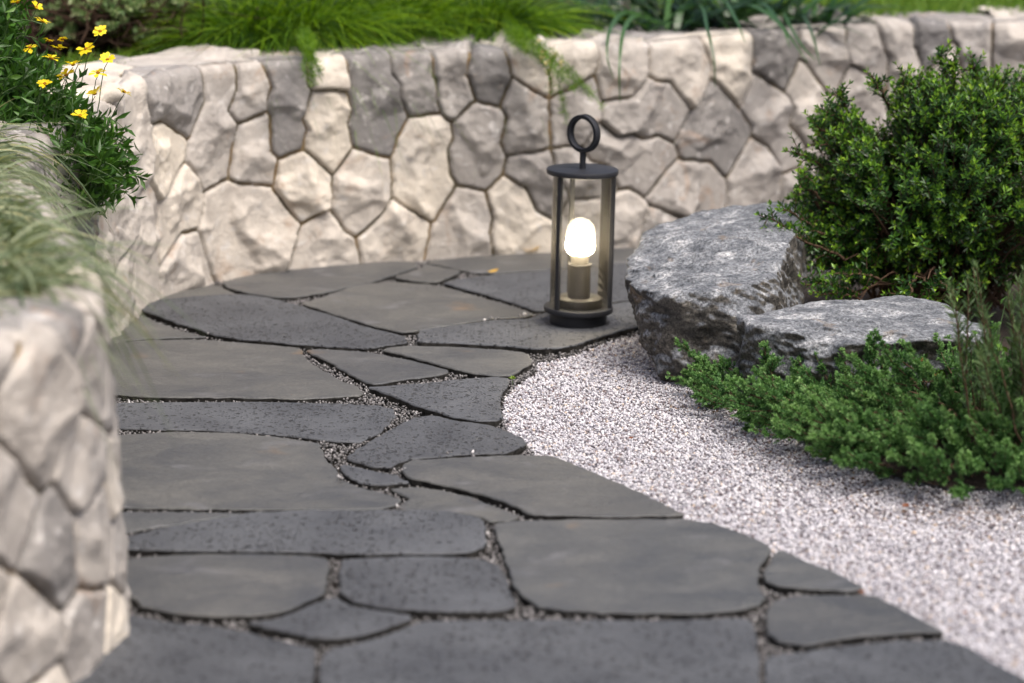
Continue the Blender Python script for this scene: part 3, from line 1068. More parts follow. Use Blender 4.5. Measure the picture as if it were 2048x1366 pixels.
# plant litter blown against the juniper
lit = np.concatenate([rng.normal(size=(140, 2)) * np.array([.05, .035]) + on_plane(a, b, 0)[:2] for a, b in ((1560, 900), (1700, 960), (1850, 1010), (1980, 1025), (1440, 810))])
lit3 = np.concatenate([lit, rng.uniform(-.009, -.004, (len(lit), 1))], 1)
Vl, Fl, al = leaves(lit3, rng.normal(size=(len(lit), 3)) * np.array([1, 1, .15]), rng.uniform(.003, .010, len(lit)), rng.uniform(.0015, .004, len(lit)), fold=.15, curl=.15)
M_LITTER = leaf_mat("litter", [(0.0, (0.035, 0.02, 0.012)), (0.6, (0.10, 0.055, 0.03)), (1.0, (0.22, 0.13, 0.07))], 0.8, 0.1)
tag(np_mesh("leaf_litter", Vl, Fl, M_LITTER, None, {"rnd": al}), "brown crumbs of dead leaf on the gravel along the juniper", "litter", kind="stuff")

# grey grit in the joints
cells = np.concatenate([rng.uniform([-0.95, 2.45], [0.8, 5.5], size=(260000, 2))])
cells = cells[~in_poly(cells, WHITE_POLY)]
cells = cells[outside_slabs(cells)]
pth_y = np.interp(cells[:, 0], path[::-1, 0][np.argsort(path[::-1, 0])], path[::-1, 1][np.argsort(path[::-1, 0])])
ax, ay = project(np.concatenate([cells, np.zeros((len(cells), 1))], 1))
cells = cells[(ax > -60) & (ax < 2110) & (ay < 1430)]
# drop what lies inside the wall
wall_poly = np.concatenate([path, np.array([[-6, 2.0], [-6, 12], [6, 12]])])
cells = cells[~in_poly(cells, wall_poly)]
Vj, Fj, aj = chips(cells, 0.0030, 0.0066, -0.014, -0.0065)
stray = []
for (a, b, k) in ((1165, 657, 5), (990, 640, 4), (830, 682, 5), (1052, 632, 4), (800, 942, 3), (915, 911, 3), (690, 957, 2), (420, 667, 1)):
    p = on_plane(a, b, 0)[:2]
    stray.append(p + rng.normal(size=(k, 2)) * np.array([.012, .006]))
stray = np.concatenate(stray)
Vs2, Fs2, as2 = chips(stray, 0.005, 0.009, 0.001, 0.004)
Vj, Fj, aj = np.concatenate([Vj, Vs2]), np.concatenate([Fj, Fs2 + len(Vj)]), np.concatenate([aj, np.clip(as2 * .2 + .82, 0, 1)])
tag(np_mesh("joint_gravel", Vj, Fj, M_GREY, None, {"rnd": aj}), "fine grey grit in the joints between the flagstones", "grit", kind="stuff")

# ------------------------------------------------------------------ lantern
lx0, ly0 = on_plane(1156, 647, 0.0)[:2]
lantern = empty("garden_lantern", (lx0, ly0, 0.002), "dark charcoal cylindrical glass lantern with a ring handle and glowing bulb", "lantern")
lantern.rotation_euler = (0, R(1.3), 0)


def lpart(name, prof, mat, smooth=True, parent=None, seg=72):
    V, F = lathe(prof, seg)
    o = np_mesh(name, V, F, mat, parent or lantern, smooth=smooth)
    md = o.modifiers.new("edge", 'EDGE_SPLIT')
    md.split_angle = R(40)
    return o


lpart("base", disc_profile(.0565, 0.0, .0235, .002), M_METAL)
lpart("flange", disc_profile(.0685, .0235, .0345, .002), M_METAL)
inner_ = lpart("inner_plate", disc_profile(.0470, .0345, .0520, .0015), M_STEEL)
lpart("socket", [(1e-5, .052), (.0222, .052), (.0222, .111), (.0215, .1115), (.0215, .1135), (.0235, .114), (.0235, .1185), (.0225, .1195), (.017, .1195), (.017, .112), (1e-5, .112)], M_STEEL)
bulb = lpart("bulb", [(.0170, .1375), (.0205, .1385), (.0250, .1420), (.0282, .1480), (.0292, .1550), (.0290, .1600), (.0284, .1655), (.0272, .1710), (.0250, .1765), (.0216, .1815), (.0168, .1858), (.0105, .1888), (1e-5, .1902)], M_BULB)
lpart("bulb_collar", [(1e-5, .113), (.0160, .113), (.0166, .122), (.0192, .1378), (.0160, .1380)], M_COLLAR, parent=bulb)
lpart("glass_cylinder", [(.0575, .0346), (.0575, .2975)], M_GLASS, seg=96)
lpart("cap", disc_profile(.0705, .2980, .3085, .0022), M_METAL)
for ang in (-44, 76, 196):
    bm = bmesh.new()
    bmesh.ops.create_cube(bm, size=1.0)
    bmesh.ops.scale(bm, vec=(.0092, .0080, .2635), verts=bm.verts)
    bmesh.ops.bevel(bm, geom=bm.edges[:], offset=.0012, segments=2, affect='EDGES')
    a = R(ang)
    # angle measured from the camera-facing side
    x, y = .0628 * math.sin(a), -.0628 * math.cos(a)
    bmesh.ops.rotate(bm, cent=(0, 0, 0), matrix=Matrix.Rotation(a, 3, 'Z'), verts=bm.verts)
    bmesh.ops.translate(bm, vec=(x, y, .1662), verts=bm.verts)
    me = bpy.data.meshes.new("post")
    bm.to_mesh(me)
    bm.free()
    link("post", me, M_METAL, lantern)
# ring handle: a flat band turned about its stem
hb = bmesh.new()
seg = 64
ring_r, rad_t, ax_w = .0330, .0086, .0150
prof = [(-rad_t / 2, -ax_w / 2), (rad_t / 2, -ax_w / 2), (rad_t / 2, ax_w / 2), (-rad_t / 2, ax_w / 2)]
b_ = .0015
pr8 = []
for (r_0, a_0) in prof:
    sr, sa = math.copysign(1, r_0), math.copysign(1, a_0)
    pts = [(r_0 - sr * b_, a_0), (r_0, a_0 - sa * b_)]
    if sr * sa < 0:
        pts = pts[::-1]
    pr8 += pts
rings_ = []
for k in range(seg):
    th = 2 * math.pi * k / seg
    rings_.append([hb.verts.new(((ring_r + r_0) * math.cos(th), a_0, (ring_r + r_0) * math.sin(th))) for r_0, a_0 in pr8])
for k in range(seg):
    A, B = rings_[k], rings_[(k + 1) % seg]
    for q in range(len(pr8)):
        q2 = (q + 1) % len(pr8)
        hb.faces.new((A[q], A[q2], B[q2], B[q]))
bmesh.ops.recalc_face_normals(hb, faces=hb.faces[:])
bmesh.ops.rotate(hb, cent=(0, 0, 0), matrix=Matrix.Rotation(R(-40), 3, 'Z'), verts=hb.verts)
bmesh.ops.translate(hb, vec=(0, 0, .3775), verts=hb.verts)
me = bpy.data.meshes.new("ring_handle")
hb.to_mesh(me)
hb.free()
for p in me.polygons:
    p.use_smooth = True
hd = link("ring_handle", me, M_METAL, lantern)
hd.modifiers.new("edge", 'EDGE_SPLIT').split_angle = R(35)
lpart("stem", [(1e-5, .3080), (.0062, .3080), (.0062, .3425), (1e-5, .3425)], M_METAL, seg=24)

# ------------------------------------------------------------------ boulders
def boulder(name, label, pts, world_pts, dents, seed, fresh_lit_dir, sub=7):
    P = [at(*p) for p in pts] + [np.array(p, float) for p in world_pts]
    bm = bmesh.new()
    for p in P:
        bm.verts.new(p)
    bmesh.ops.convex_hull(bm, input=bm.verts[:])
    bm.normal_update()
    planes = [(np.array(f.normal), float(f.normal.dot(f.verts[0].co))) for f in bm.faces if f.calc_area() > 1e-6]
    c = np.mean([np.array(v.co) for v in bm.verts if v.link_faces], 0)
    bm.free()
    out_planes = []
    for n_, d in planes:
        if np.dot(n_, c) > d:
            n_, d = -n_, -d
        out_planes.append((n_, d - np.dot(n_, c)))
    b2 = bmesh.new()
    bmesh.ops.create_icosphere(b2, subdivisions=sub, radius=1.0)
    D = norm(np.array([v.co[:] for v in b2.verts]))
    Fc = np.array([[v.index for v in f.verts] for f in b2.faces])
    b2.free()
    r = np.full(len(D), 9.0)
    Nn = np.array([p[0] for p in out_planes])
    Dd = np.array([p[1] for p in out_planes])
    for c0 in range(0, len(D), 20000):
        dn = D[c0:c0 + 20000] @ Nn.T
        q = np.where(dn > 1e-4, Dd[None] / np.maximum(dn, 1e-4), 9.0)
        k = 90.0      # soft minimum: slightly worn edges
        qm = q.min(1, keepdims=True)
        r[c0:c0 + 20000] = (qm - np.log(np.exp(-k * 8 * (q - qm)).sum(1, keepdims=True)) / (k * 8))[:, 0]
    X = c + D * r[:, None]
    # layered, broken surface
    Rm = np.array(Matrix.Rotation(R(28), 3, 'X') @ Matrix.Rotation(R(-18), 3, 'Y'))
    Y = X @ Rm.T * np.array([1.0, 1.4, 3.2])
    d = fbm(Y, 7, 5, seed) * 0.017 + (1 - np.abs(fbm(Y, 12, 4, seed + 9))) * 0.016 - 0.012
    d += fbm(X, 34, 4, seed + 21, 0.65) * 0.0062
    q = fbm(Y, 5, 2, seed + 33) * 6
    d += (np.floor(q) + np.clip((q - np.floor(q)) * 5 - 4, 0, 1)) * 0.0022
    X = X + D * d[:, None]
    for (px, py, y, rad, amt) in dents:
        cc = at(px, py, y)
        e = np.linalg.norm((X - cc) * np.array([1, 1, 1.2]), axis=1) / rad + fbm(X, 25, 3, seed + 50) * 0.25
        X = X - D * (amt * np.clip(1 - e, 0, 1) ** 0.6 * (e < 1))[:, None]
    # upward sides pale; steep and undercut sides darkened by painted shade plus brown-black weathering
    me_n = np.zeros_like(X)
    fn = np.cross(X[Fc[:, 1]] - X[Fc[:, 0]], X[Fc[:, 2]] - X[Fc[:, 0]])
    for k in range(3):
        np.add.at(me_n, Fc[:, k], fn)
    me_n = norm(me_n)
    fr = np.clip(0.42 + 1.5 * (me_n @ norm(np.array(fresh_lit_dir, float))) + 0.25 * fbm(X, 9, 3, seed + 70), 0, 1)
    ctr = Vector((c[0], c[1], 0))
    o = np_mesh(name, X - np.array(ctr), Fc, M_BOULDER, None, {"fresh_lit": fr}, True)
    o.location = ctr
    return tag(o, label, "boulder", "boulders on the gravel")


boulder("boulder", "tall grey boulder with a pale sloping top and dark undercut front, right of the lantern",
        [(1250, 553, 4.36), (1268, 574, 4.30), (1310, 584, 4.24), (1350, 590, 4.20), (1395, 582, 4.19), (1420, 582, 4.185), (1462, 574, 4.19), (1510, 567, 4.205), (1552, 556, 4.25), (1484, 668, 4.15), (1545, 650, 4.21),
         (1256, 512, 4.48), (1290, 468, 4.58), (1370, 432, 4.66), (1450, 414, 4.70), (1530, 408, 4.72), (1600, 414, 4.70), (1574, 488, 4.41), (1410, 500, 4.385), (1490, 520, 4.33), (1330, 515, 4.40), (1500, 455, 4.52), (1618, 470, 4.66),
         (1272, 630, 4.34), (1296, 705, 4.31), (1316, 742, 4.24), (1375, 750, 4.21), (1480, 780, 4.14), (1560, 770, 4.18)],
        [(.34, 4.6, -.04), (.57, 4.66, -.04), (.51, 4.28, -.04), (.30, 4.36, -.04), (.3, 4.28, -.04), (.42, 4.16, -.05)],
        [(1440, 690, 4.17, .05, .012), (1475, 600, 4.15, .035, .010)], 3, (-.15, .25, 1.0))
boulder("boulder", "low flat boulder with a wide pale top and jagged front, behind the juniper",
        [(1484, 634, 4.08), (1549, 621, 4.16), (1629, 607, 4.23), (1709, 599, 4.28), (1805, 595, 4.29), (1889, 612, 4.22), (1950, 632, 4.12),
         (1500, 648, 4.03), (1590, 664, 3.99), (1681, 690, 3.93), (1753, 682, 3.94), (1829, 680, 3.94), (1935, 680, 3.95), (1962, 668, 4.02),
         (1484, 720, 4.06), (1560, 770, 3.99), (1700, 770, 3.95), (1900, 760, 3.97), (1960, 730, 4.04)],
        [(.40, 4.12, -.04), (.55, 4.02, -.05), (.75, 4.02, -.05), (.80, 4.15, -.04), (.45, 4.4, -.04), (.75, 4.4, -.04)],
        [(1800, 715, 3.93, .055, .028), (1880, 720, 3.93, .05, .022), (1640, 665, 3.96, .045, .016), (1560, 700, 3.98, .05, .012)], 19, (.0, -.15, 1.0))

# ------------------------------------------------------------------ plants
def shoot_plant(root, shoots, leaf_len, leaf_w, per_m, mat_leaf, mat_twig, spread=0.9, droop=0.0, twig_r=0.0011, tip_bias=True, leaf_name="foliage", spire=137.5, fold=0.25):
    """shoots: list of (k,3) curves; leaves spiral along each one"""
    bag, paths, radii = Bag(), [], []
    for c in shoots:
        c = np.asarray(c, float)
        seglen = np.concatenate([[0], np.cumsum(np.linalg.norm(np.diff(c, axis=0), axis=1))])
        n = max(4, int(seglen[-1] * per_m))
        u = np.sort(rng.random(n)) ** 0.85
        u[-3:] = 1.0
        p = np.stack([np.interp(u * seglen[-1], seglen, c[:, k]) for k in range(3)], 1)
        t = norm(np.stack([np.interp(np.clip(u + .05, 0, 1) * seglen[-1], seglen, c[:, k]) - np.interp(np.clip(u - .05, 0, 1) * seglen[-1], seglen, c[:, k]) for k in range(3)], 1))
        ref = norm(np.cross(t, rng.normal(size=3)))
        b = np.cross(t, ref)
        ph = np.arange(n) * R(spire) + rng.random() * 6
        out = ref * np.cos(ph)[:, None] + b * np.sin(ph)[:, None]
        d = norm(t * (1 - spread * 0.5) + out * spread * (1.0 - 0.55 * (u > .93))[:, None] + np.array([0, 0, 0.25 - droop]))
        L = leaf_len * rng.uniform(.7, 1.15, n) * np.where(u > .92, .8, 1.0)
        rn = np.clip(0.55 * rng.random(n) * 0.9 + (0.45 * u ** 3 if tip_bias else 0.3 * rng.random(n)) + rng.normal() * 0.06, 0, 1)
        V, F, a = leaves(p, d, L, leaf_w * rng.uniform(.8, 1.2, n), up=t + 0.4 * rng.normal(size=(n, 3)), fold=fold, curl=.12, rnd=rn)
        bag.add(V, F, a)
        paths.append(c)
        radii.append(np.linspace(twig_r, twig_r * .5, len(c)))
    o = under(root, bag.build(leaf_name, mat_leaf))
    V, F = tubes(paths, radii, 4)
    return o, (V, F)


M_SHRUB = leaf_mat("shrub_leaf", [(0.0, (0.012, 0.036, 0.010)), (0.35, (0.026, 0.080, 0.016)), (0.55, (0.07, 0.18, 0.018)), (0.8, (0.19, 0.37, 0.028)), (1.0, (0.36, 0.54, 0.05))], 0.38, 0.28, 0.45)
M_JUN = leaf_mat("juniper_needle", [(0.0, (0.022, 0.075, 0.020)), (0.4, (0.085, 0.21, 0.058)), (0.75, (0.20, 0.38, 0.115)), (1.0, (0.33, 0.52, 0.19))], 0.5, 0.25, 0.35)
M_ROSE = leaf_mat("rosemary_leaf", [(0.0, (0.035, 0.075, 0.025)), (0.5, (0.075, 0.14, 0.045)), (1.0, (0.16, 0.24, 0.085))], 0.5, 0.3)
M_FERN = leaf_mat("fern_frond", [(0.0, (0.02, 0.06, 0.003)), (0.4, (0.085, 0.20, 0.004)), (0.8, (0.27, 0.46, 0.010)), (1.0, (0.48, 0.66, 0.03))], 0.5, 0.4)
M_STRAP = leaf_mat("strap_leaf", [(0.0, (0.008, 0.028, 0.006)), (0.6, (0.022, 0.070, 0.014)), (1.0, (0.055, 0.130, 0.032))], 0.35, 0.2)
M_LAWN = leaf_mat("lawn_grass", [(0.0, (0.06, 0.14, 0.012)), (0.5, (0.13, 0.26, 0.02)), (1.0, (0.24, 0.36, 0.05))], 0.5, 0.4)
M_PALE = leaf_mat("pale_grass", [(0.0, (0.07, 0.11, 0.05)), (0.5, (0.20, 0.255, 0.14)), (0.85, (0.35, 0.40, 0.25)), (1.0, (0.45, 0.42, 0.21))], 0.55, 0.35)
M_DAISY = leaf_mat("daisy_leaf", [(0.0, (0.020, 0.060, 0.010)), (0.5, (0.055, 0.150, 0.016)), (1.0, (0.13, 0.26, 0.03))], 0.4, 0.3)
M_VARI = leaf_mat("variegated_leaf", [(0.0, (0.10, 0.19, 0.06)), (0.4, (0.20, 0.30, 0.11)), (0.7, (0.44, 0.50, 0.25)), (1.0, (0.62, 0.62, 0.36))], 0.45, 0.3)
M_PETAL = leaf_mat("yellow_petal", [(0.0, (0.95, 0.70, 0.012)), (1.0, (1.0, 0.82, 0.02))], 0.5, 0.3)
M_EYE = plain_mat("flower_eye", (0.30, 0.13, 0.01), 0.9, 0.2, 0, 0.5, 0.4, 400)
M_STEM = plain_mat("green_stem", (0.06, 0.11, 0.03), 0.6)
M_PINK = leaf_mat("pink_petal", [(0.0, (0.55, 0.16, 0.12)), (1.0, (0.72, 0.42, 0.10))], 0.5, 0.3)
M_BROWNLEAF = leaf_mat("dead_leaf", [(0.0, (0.16, 0.045, 0.02)), (1.0, (0.22, 0.09, 0.04))], 0.6, 0.2)
M_YELLEAF = leaf_mat("yellow_dead_leaf", [(0.0, (0.62, 0.36, 0.05)), (1.0, (0.70, 0.46, 0.10))], 0.5, 0.3)


def curve3(a, b, lift, n=8, jitter=0.0):
    a, b = np.asarray(a, float), np.asarray(b, float)
    t = np.linspace(0, 1, n)[:, None]
    c = a + (b - a) * t
    c[:, 2] += lift * (4 * t[:, 0] * (1 - t[:, 0]))
    if jitter:
        off = rng.normal(size=(n, 3)) * jitter
        off[0] = off[-1] = 0
        c += off
    return c


# evergreen shrub behind the boulders
root_p = np.array([0.86, 4.78, 0.0])
shrub = empty("evergreen_shrub", root_p, "rounded dark green evergreen shrub with small glossy leaves behind the boulders", "shrub")
LOBES = [(1900, 330, 165, 185, 1.0), (1775, 400, 145, 170, 1.0), (1700, 320, 85, 90, .7), (1660, 460, 85, 80, .7), (1860, 205, 85, 70, .6), (1975, 240, 100, 95, .7), (2100, 360, 170, 220, 1.0),
         (1730, 530, 120, 60, .45), (1960, 500, 130, 100, .7), (2020, 205, 110, 75, .7), (1630, 420, 60, 70, .5), (1680, 250, 60, 45, .5)]
SPRAYS = [(1640, 500, 1518, 430, 4.50), (1660, 480, 1560, 420, 4.52), (1690, 520, 1560, 470, 4.48), (1660, 350, 1592, 305, 4.6), (1680, 300, 1628, 252, 4.62), (1700, 240, 1680, 190, 4.64), (1780, 220, 1745, 165, 4.66),
          (1850, 200, 1800, 165, 4.66), (1900, 180, 1880, 118, 4.7), (1910, 170, 1905, 130, 4.68), (1960, 170, 1940, 135, 4.7), (1640, 400, 1595, 372, 4.55), (1640, 420, 1600, 345, 4.58), (1720, 590, 1610, 570, 4.42),
          (1720, 600, 1640, 590, 4.40), (1830, 560, 1800, 600, 4.38), (1850, 560, 1860, 610, 4.36), (1870, 560, 1900, 590, 4.36), (1760, 560, 1690, 555, 4.42), (1820, 570, 1830, 625, 4.36), (1700, 330, 1640, 290, 4.6), (1690, 260, 1650, 225, 4.62)]
ctr3 = at(1850, 430, 4.75)
shoots, mains = [], []
zc = 4.8
lob3 = [(at(a, b, 4.72), np.array([rx / FPX * zc, dz * .26, ry / FPX * zc])) for a, b, rx, ry, dz in LOBES]
for (c, rr), n in zip(lob3, (560, 470, 210, 210, 210, 290, 520, 160, 240, 230, 110, 90)):
    d = norm(rng.normal(size=(n, 3)))
    rad = rng.uniform(.55, 1.0, n) ** 0.6
    tips = c + d * rr * rad[:, None]
    for tip, dd in zip(tips, d):
        if tip[2] < 0.09:
            continue
        out = norm(norm(tip - ctr3) * 0.9 + dd * 0.5 + np.array([0, -0.05, 0.45]) + rng.normal(size=3) * 0.28)
        L = rng.uniform(.045, .095)
        shoots.append(curve3(tip - out * L, tip, rng.uniform(-.004, .006), 5))
        if rng.random() < .25:
            mains.append(curve3(root_p + rng.normal(size=3) * np.array([.05, .05, 0]) + [0, 0, .02], tip - out * L, rng.uniform(-.03, .03), 9, .006))
for (x0, y0, x1, y1, yy) in SPRAYS:
    a, b = at(x0, y0, yy + .08), at(x1, y1, yy)
    main = curve3(a, b, .008, 9, .002)
    mains.append(main)
    shoots.append(main)
    mains.append(curve3(root_p + [0, 0, .03], a, .03, 9, .006))
    for k in range(9):
        p = main[rng.integers(2, 8)]
        o2 = norm(norm(b - a) * 0.9 + rng.normal(size=3) * .55 + np.array([0, 0, .15]))
        shoots.append(curve3(p, p + o2 * rng.uniform(.022, .045), .002, 4))
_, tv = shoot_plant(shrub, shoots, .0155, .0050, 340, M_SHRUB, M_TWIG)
V2, F2 = tubes(mains, [np.linspace(.0035, .0012, len(m_)) for m_ in mains], 5)
tb = Bag()
tb.add(*tv)
tb.add(V2, F2)
under(shrub, tb.build("branches", M_TWIG, smooth=True))

# juniper sprawling on the gravel
J_POLY = [on_plane(a, b, 0)[:2] for a, b in [(1395, 758), (1450, 805), (1530, 868), (1620, 912), (1760, 962), (1880, 992), (2080, 1000), (2350, 985), (2350, 830), (2050, 810), (1850, 822), (1700, 832), (1550, 832), (1470, 792)]]
jun_root = np.array([0.72, 3.86, 0.0])
juniper = empty("creeping_juniper", jun_root, "low spreading blue-green juniper lying on the gravel before the boulders", "shrub")
pts = rng.uniform(np.min(J_POLY, 0), np.max(J_POLY, 0), size=(5200, 2))
pts = pts[in_poly(pts, J_POLY)][:680]
bag, jp, jr = Bag(), [], []


def juniper_shoot(base, direc, L):
    """a feathery spray: an axis with short side sprigs all covered in needles"""
    ax_ = curve3(base, base + direc * L, L * -.06, 6)
    jp.append(ax_)
    jr.append(np.linspace(.0013, .0006, 6))
    nspr = int(L * 300)
    t = np.sort(rng.uniform(.15, 1.0, nspr))
    p0 = np.stack([np.interp(t, np.linspace(0, 1, 6), ax_[:, k]) for k in range(3)], 1)
    sd_ = norm(np.cross(direc, rng.normal(size=(nspr, 3))))
    d0 = norm(direc * .75 + sd_ * .75 + np.array([0, 0, .25]))
    l0 = rng.uniform(.009, .022, nspr) * (1.25 - .9 * t)
    nn = 38
    u = rng.random((nspr, nn))
    pn = (p0[:, None, :] + d0[:, None, :] * (l0[:, None] * u)[..., None]).reshape(-1, 3)
    dn = norm(np.repeat(d0, nn, 0) * .9 + rng.normal(size=(nspr * nn, 3)) * .55)
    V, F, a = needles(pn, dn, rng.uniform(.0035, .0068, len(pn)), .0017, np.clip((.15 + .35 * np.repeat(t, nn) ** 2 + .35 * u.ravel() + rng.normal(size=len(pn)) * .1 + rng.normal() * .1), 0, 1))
    bag.add(V, F, a)


for p in pts:
    px_, py_ = project(np.array([p[0], p[1], 0.03]))
    if px_ > 2170:
        continue
    out = np.array([p[0] - jun_root[0], p[1] - jun_root[1]])
    rad = np.linalg.norm(out)
    outd = out / (rad + 1e-6)
    hmax = (0.062 * (1 - min(1, (rad / .42)) ** 2) + .026) * (.45 if p[1] > 3.90 else 1.0) * (0.75 + 1.1 * max(0.0, fbm(np.array([[p[0], p[1], 0.0]]), 11, 2, 91)[0]))
    z = rng.uniform(.2, 1.15) * hmax
    d = norm(np.array([outd[0] * .8 - .48, outd[1] * .8, rng.choice([0.42, 0.5, 1.1])]) + rng.normal(size=3) * .25)
    juniper_shoot(np.array([p[0], p[1], z]), d, rng.uniform(.055, .11))
for (x0, y0, x1, y1, yy) in [(1450, 770, 1366, 688, 4.12), (1440, 770, 1400, 715, 4.1), (1540, 760, 1526, 690, 4.0), (1545, 765, 1545, 715, 3.98), (1600, 770, 1590, 725, 3.98), (1745, 770, 1738, 678, 3.92), (1755, 770, 1770, 718, 3.92),
                             (1700, 765, 1680, 722, 3.94), (1430, 790, 1372, 745, 4.14), (1470, 830, 1395, 805, 4.05), (1560, 880, 1490, 860, 3.9), (1700, 910, 1625, 885, 3.72), (1740, 930, 1660, 905, 3.7), (1800, 960, 1750, 975, 3.6), (1900, 970, 1880, 1000, 3.55),
                             (1480, 760, 1440, 720, 4.08), (1650, 770, 1640, 740, 3.98), (1850, 770, 1860, 745, 3.9), (1930, 780, 1950, 735, 3.9)]:
    a, b = at(x0, y0, yy), at(x1, y1, yy)
    a[2], b[2] = max(a[2], .01), max(b[2], .012)
    L = np.linalg.norm(b - a)
    for k in range(5):
        f = k / 5.0
        juniper_shoot(a + (b - a) * f * .8 + rng.normal(size=3) * .004, norm((b - a) / L + rng.normal(size=3) * .3), L * rng.uniform(.35, .55))
    juniper_shoot(a, (b - a) / L, L)
for k in range(70):
    p = pts[rng.integers(len(pts))]
    jp.append(curve3(jun_root + [0, 0, .01], np.array([p[0], p[1], .03]), .015, 8, .006))
    jr.append(np.linspace(.004, .0015, 8))
under(juniper, bag.build("foliage", M_JUN))
V, F = tubes(jp, jr, 4)
under(juniper, np_mesh("branches", V, F, M_TWIG, smooth=True))
# dark mulch under juniper and shrub
mp_ = [on_plane(a, b, 0)[:2] for a, b in [(1480, 790), (1560, 850), (1640, 893), (1760, 938), (1900, 970), (2300, 965), (3000, 900), (3000, 500), (1500, 560), (1420, 640)]]
bm = bmesh.new()
f_ = bm.faces.new([bm.verts.new((p[0], p[1], -0.006)) for p in mp_])
bmesh.ops.triangulate(bm, faces=[f_])
bm.normal_update()
if next(iter(bm.faces)).normal.z < 0:
    bmesh.ops.reverse_faces(bm, faces=bm.faces[:])
me = bpy.data.meshes.new("mulch")
bm.to_mesh(me)
bm.free()
tag(link("soil", me, M_SOIL), "dark soil under the shrub and juniper", "soil", kind="structure")

# rosemary at the right edge
ros_p = on_plane(2075, 950, 0)
rosemary = empty("rosemary_bush", ros_p, "upright needle-leaved rosemary bush at the right edge beside the juniper", "shrub")
sh = []
for k in range(60):
    b0 = ros_p + np.array([rng.normal() * .045, rng.normal() * .05, 0.0])
    hgt = rng.uniform(.18, .33)
    top = b0 + np.array([rng.normal() * .035 - .012, rng.normal() * .05, hgt])
    sh.append(curve3(b0 + (top - b0) * .35, top, .006, 7, .002))
_, tv = shoot_plant(rosemary, sh, .022, .0026, 420, M_ROSE, M_TWIG, spread=.75, twig_r=.0016, tip_bias=True)
tb = Bag()
tb.add(*tv)
V2, F2 = tubes([curve3(ros_p + rng.normal(size=3) * [.02, .02, 0], c[0], .0, 5) for c in sh], [np.linspace(.003, .0018, 5)] * len(sh), 5)
tb.add(V2, F2)
under(rosemary, tb.build("stems", M_TWIG))

# near twiggy shrub reaching in at the right edge, far out of focus
ns_p = np.array([0.62, 1.32, 0.0])
near = empty("twiggy_shrub", ns_p, "brown twiggy shrub blurred at the right edge close to the viewer", "shrub")
sh, mains = [], []
for k in range(42):
    yy = rng.uniform(1.12, 1.3)
    tx = at(rng.uniform(2062, 2330), rng.uniform(120, 1050), yy)
    kink = np.array([.40 + rng.normal() * .03, 1.25, .55])
    a = tx + np.array([.035 + .02 * rng.random(), rng.normal() * .02, -.05])
    sh.append(curve3(a, tx, .004, 5))
    mains.append(np.concatenate([curve3(ns_p, kink, .02, 6), curve3(kink, a, .01, 6)[1:]]))
M_NEAR = leaf_mat("twiggy_leaf", [(0.0, (0.05, 0.04, 0.028)), (0.6, (0.075, 0.065, 0.04)), (1.0, (0.10, 0.11, 0.05))], 0.6, 0.25)
_, tv = shoot_plant(near, sh, .011, .0035, 420, M_NEAR, M_TWIG, spread=.8)
tb = Bag()
tb.add(*tv)
V2, F2 = tubes(mains, [np.linspace(.004, .0012, len(m_)) for m_ in mains], 5)
tb.add(V2, F2)
under(near, tb.build("branches", M_TWIG))


# fine feathery mounds on the bed
def fern_mound(px, py, yy, rx, ry, hgt, n, label, lean=(0, 0)):
    base = at(px, py, yy)
    base[2] = np.interp(yy, [4, 6], [.42, .44])
    root = empty("feathery_grass", base, label, "plant", "feathery green mounds on the planting bed")
    ang = rng.uniform(0, 2 * math.pi, n)
    rr = np.sqrt(rng.random(n))
    P = base + np.stack([np.cos(ang) * rr * rx * .22, np.sin(ang) * rr * ry * .22, np.zeros(n)], 1)
    D = np.stack([np.cos(ang) * rr * 1.0 + lean[0] + rng.normal(size=n) * .18, np.sin(ang) * rr * 1.0 + lean[1] + rng.normal(size=n) * .18, rng.uniform(.5, 1.1, n)], 1)
    b = Bag()
    b.add(*blades(P, D, hgt * rng.uniform(.6, 1.3, n), rng.uniform(.0018, .0038, n), rng.uniform(.45, 1.1, n), 8, np.clip(.02 + .8 * rng.random(n) ** 1.3 + .35 * (np.sin(ang * 3 + rr * 4) * .5), 0, 1), .15))
    under(root, b.build("fronds", M_FERN))
    ncore = 30
    V, F = tubes([curve3(base + rng.normal(size=3) * [rx * .2, ry * .2, 0], base + rng.normal(size=3) * [rx * .3, ry * .3, 0] + [0, 0, hgt * .5], .01, 5) for _ in range(ncore)], [np.linspace(.002, .001, 5)] * ncore, 4)
    under(root, np_mesh("stems", V, F, M_STEM))
    return root


fern_mound(500, 62, 5.55, .26, .24, .28, 4600, "feathery bright green mound between the variegated shrub and the next mound")
fern_mound(610, 50, 5.62, .34, .26, .34, 6000, "largest feathery bright green mound, a strand hanging over the wall")
fern_mound(800, 40, 5.72, .32, .24, .30, 4600, "feathery green mound above the cream oval wall stone")
fern_mound(975, 30, 5.78, .30, .24, .30, 4200, "feathery green mound next to the strap-leaved clump", (.15, -.05))

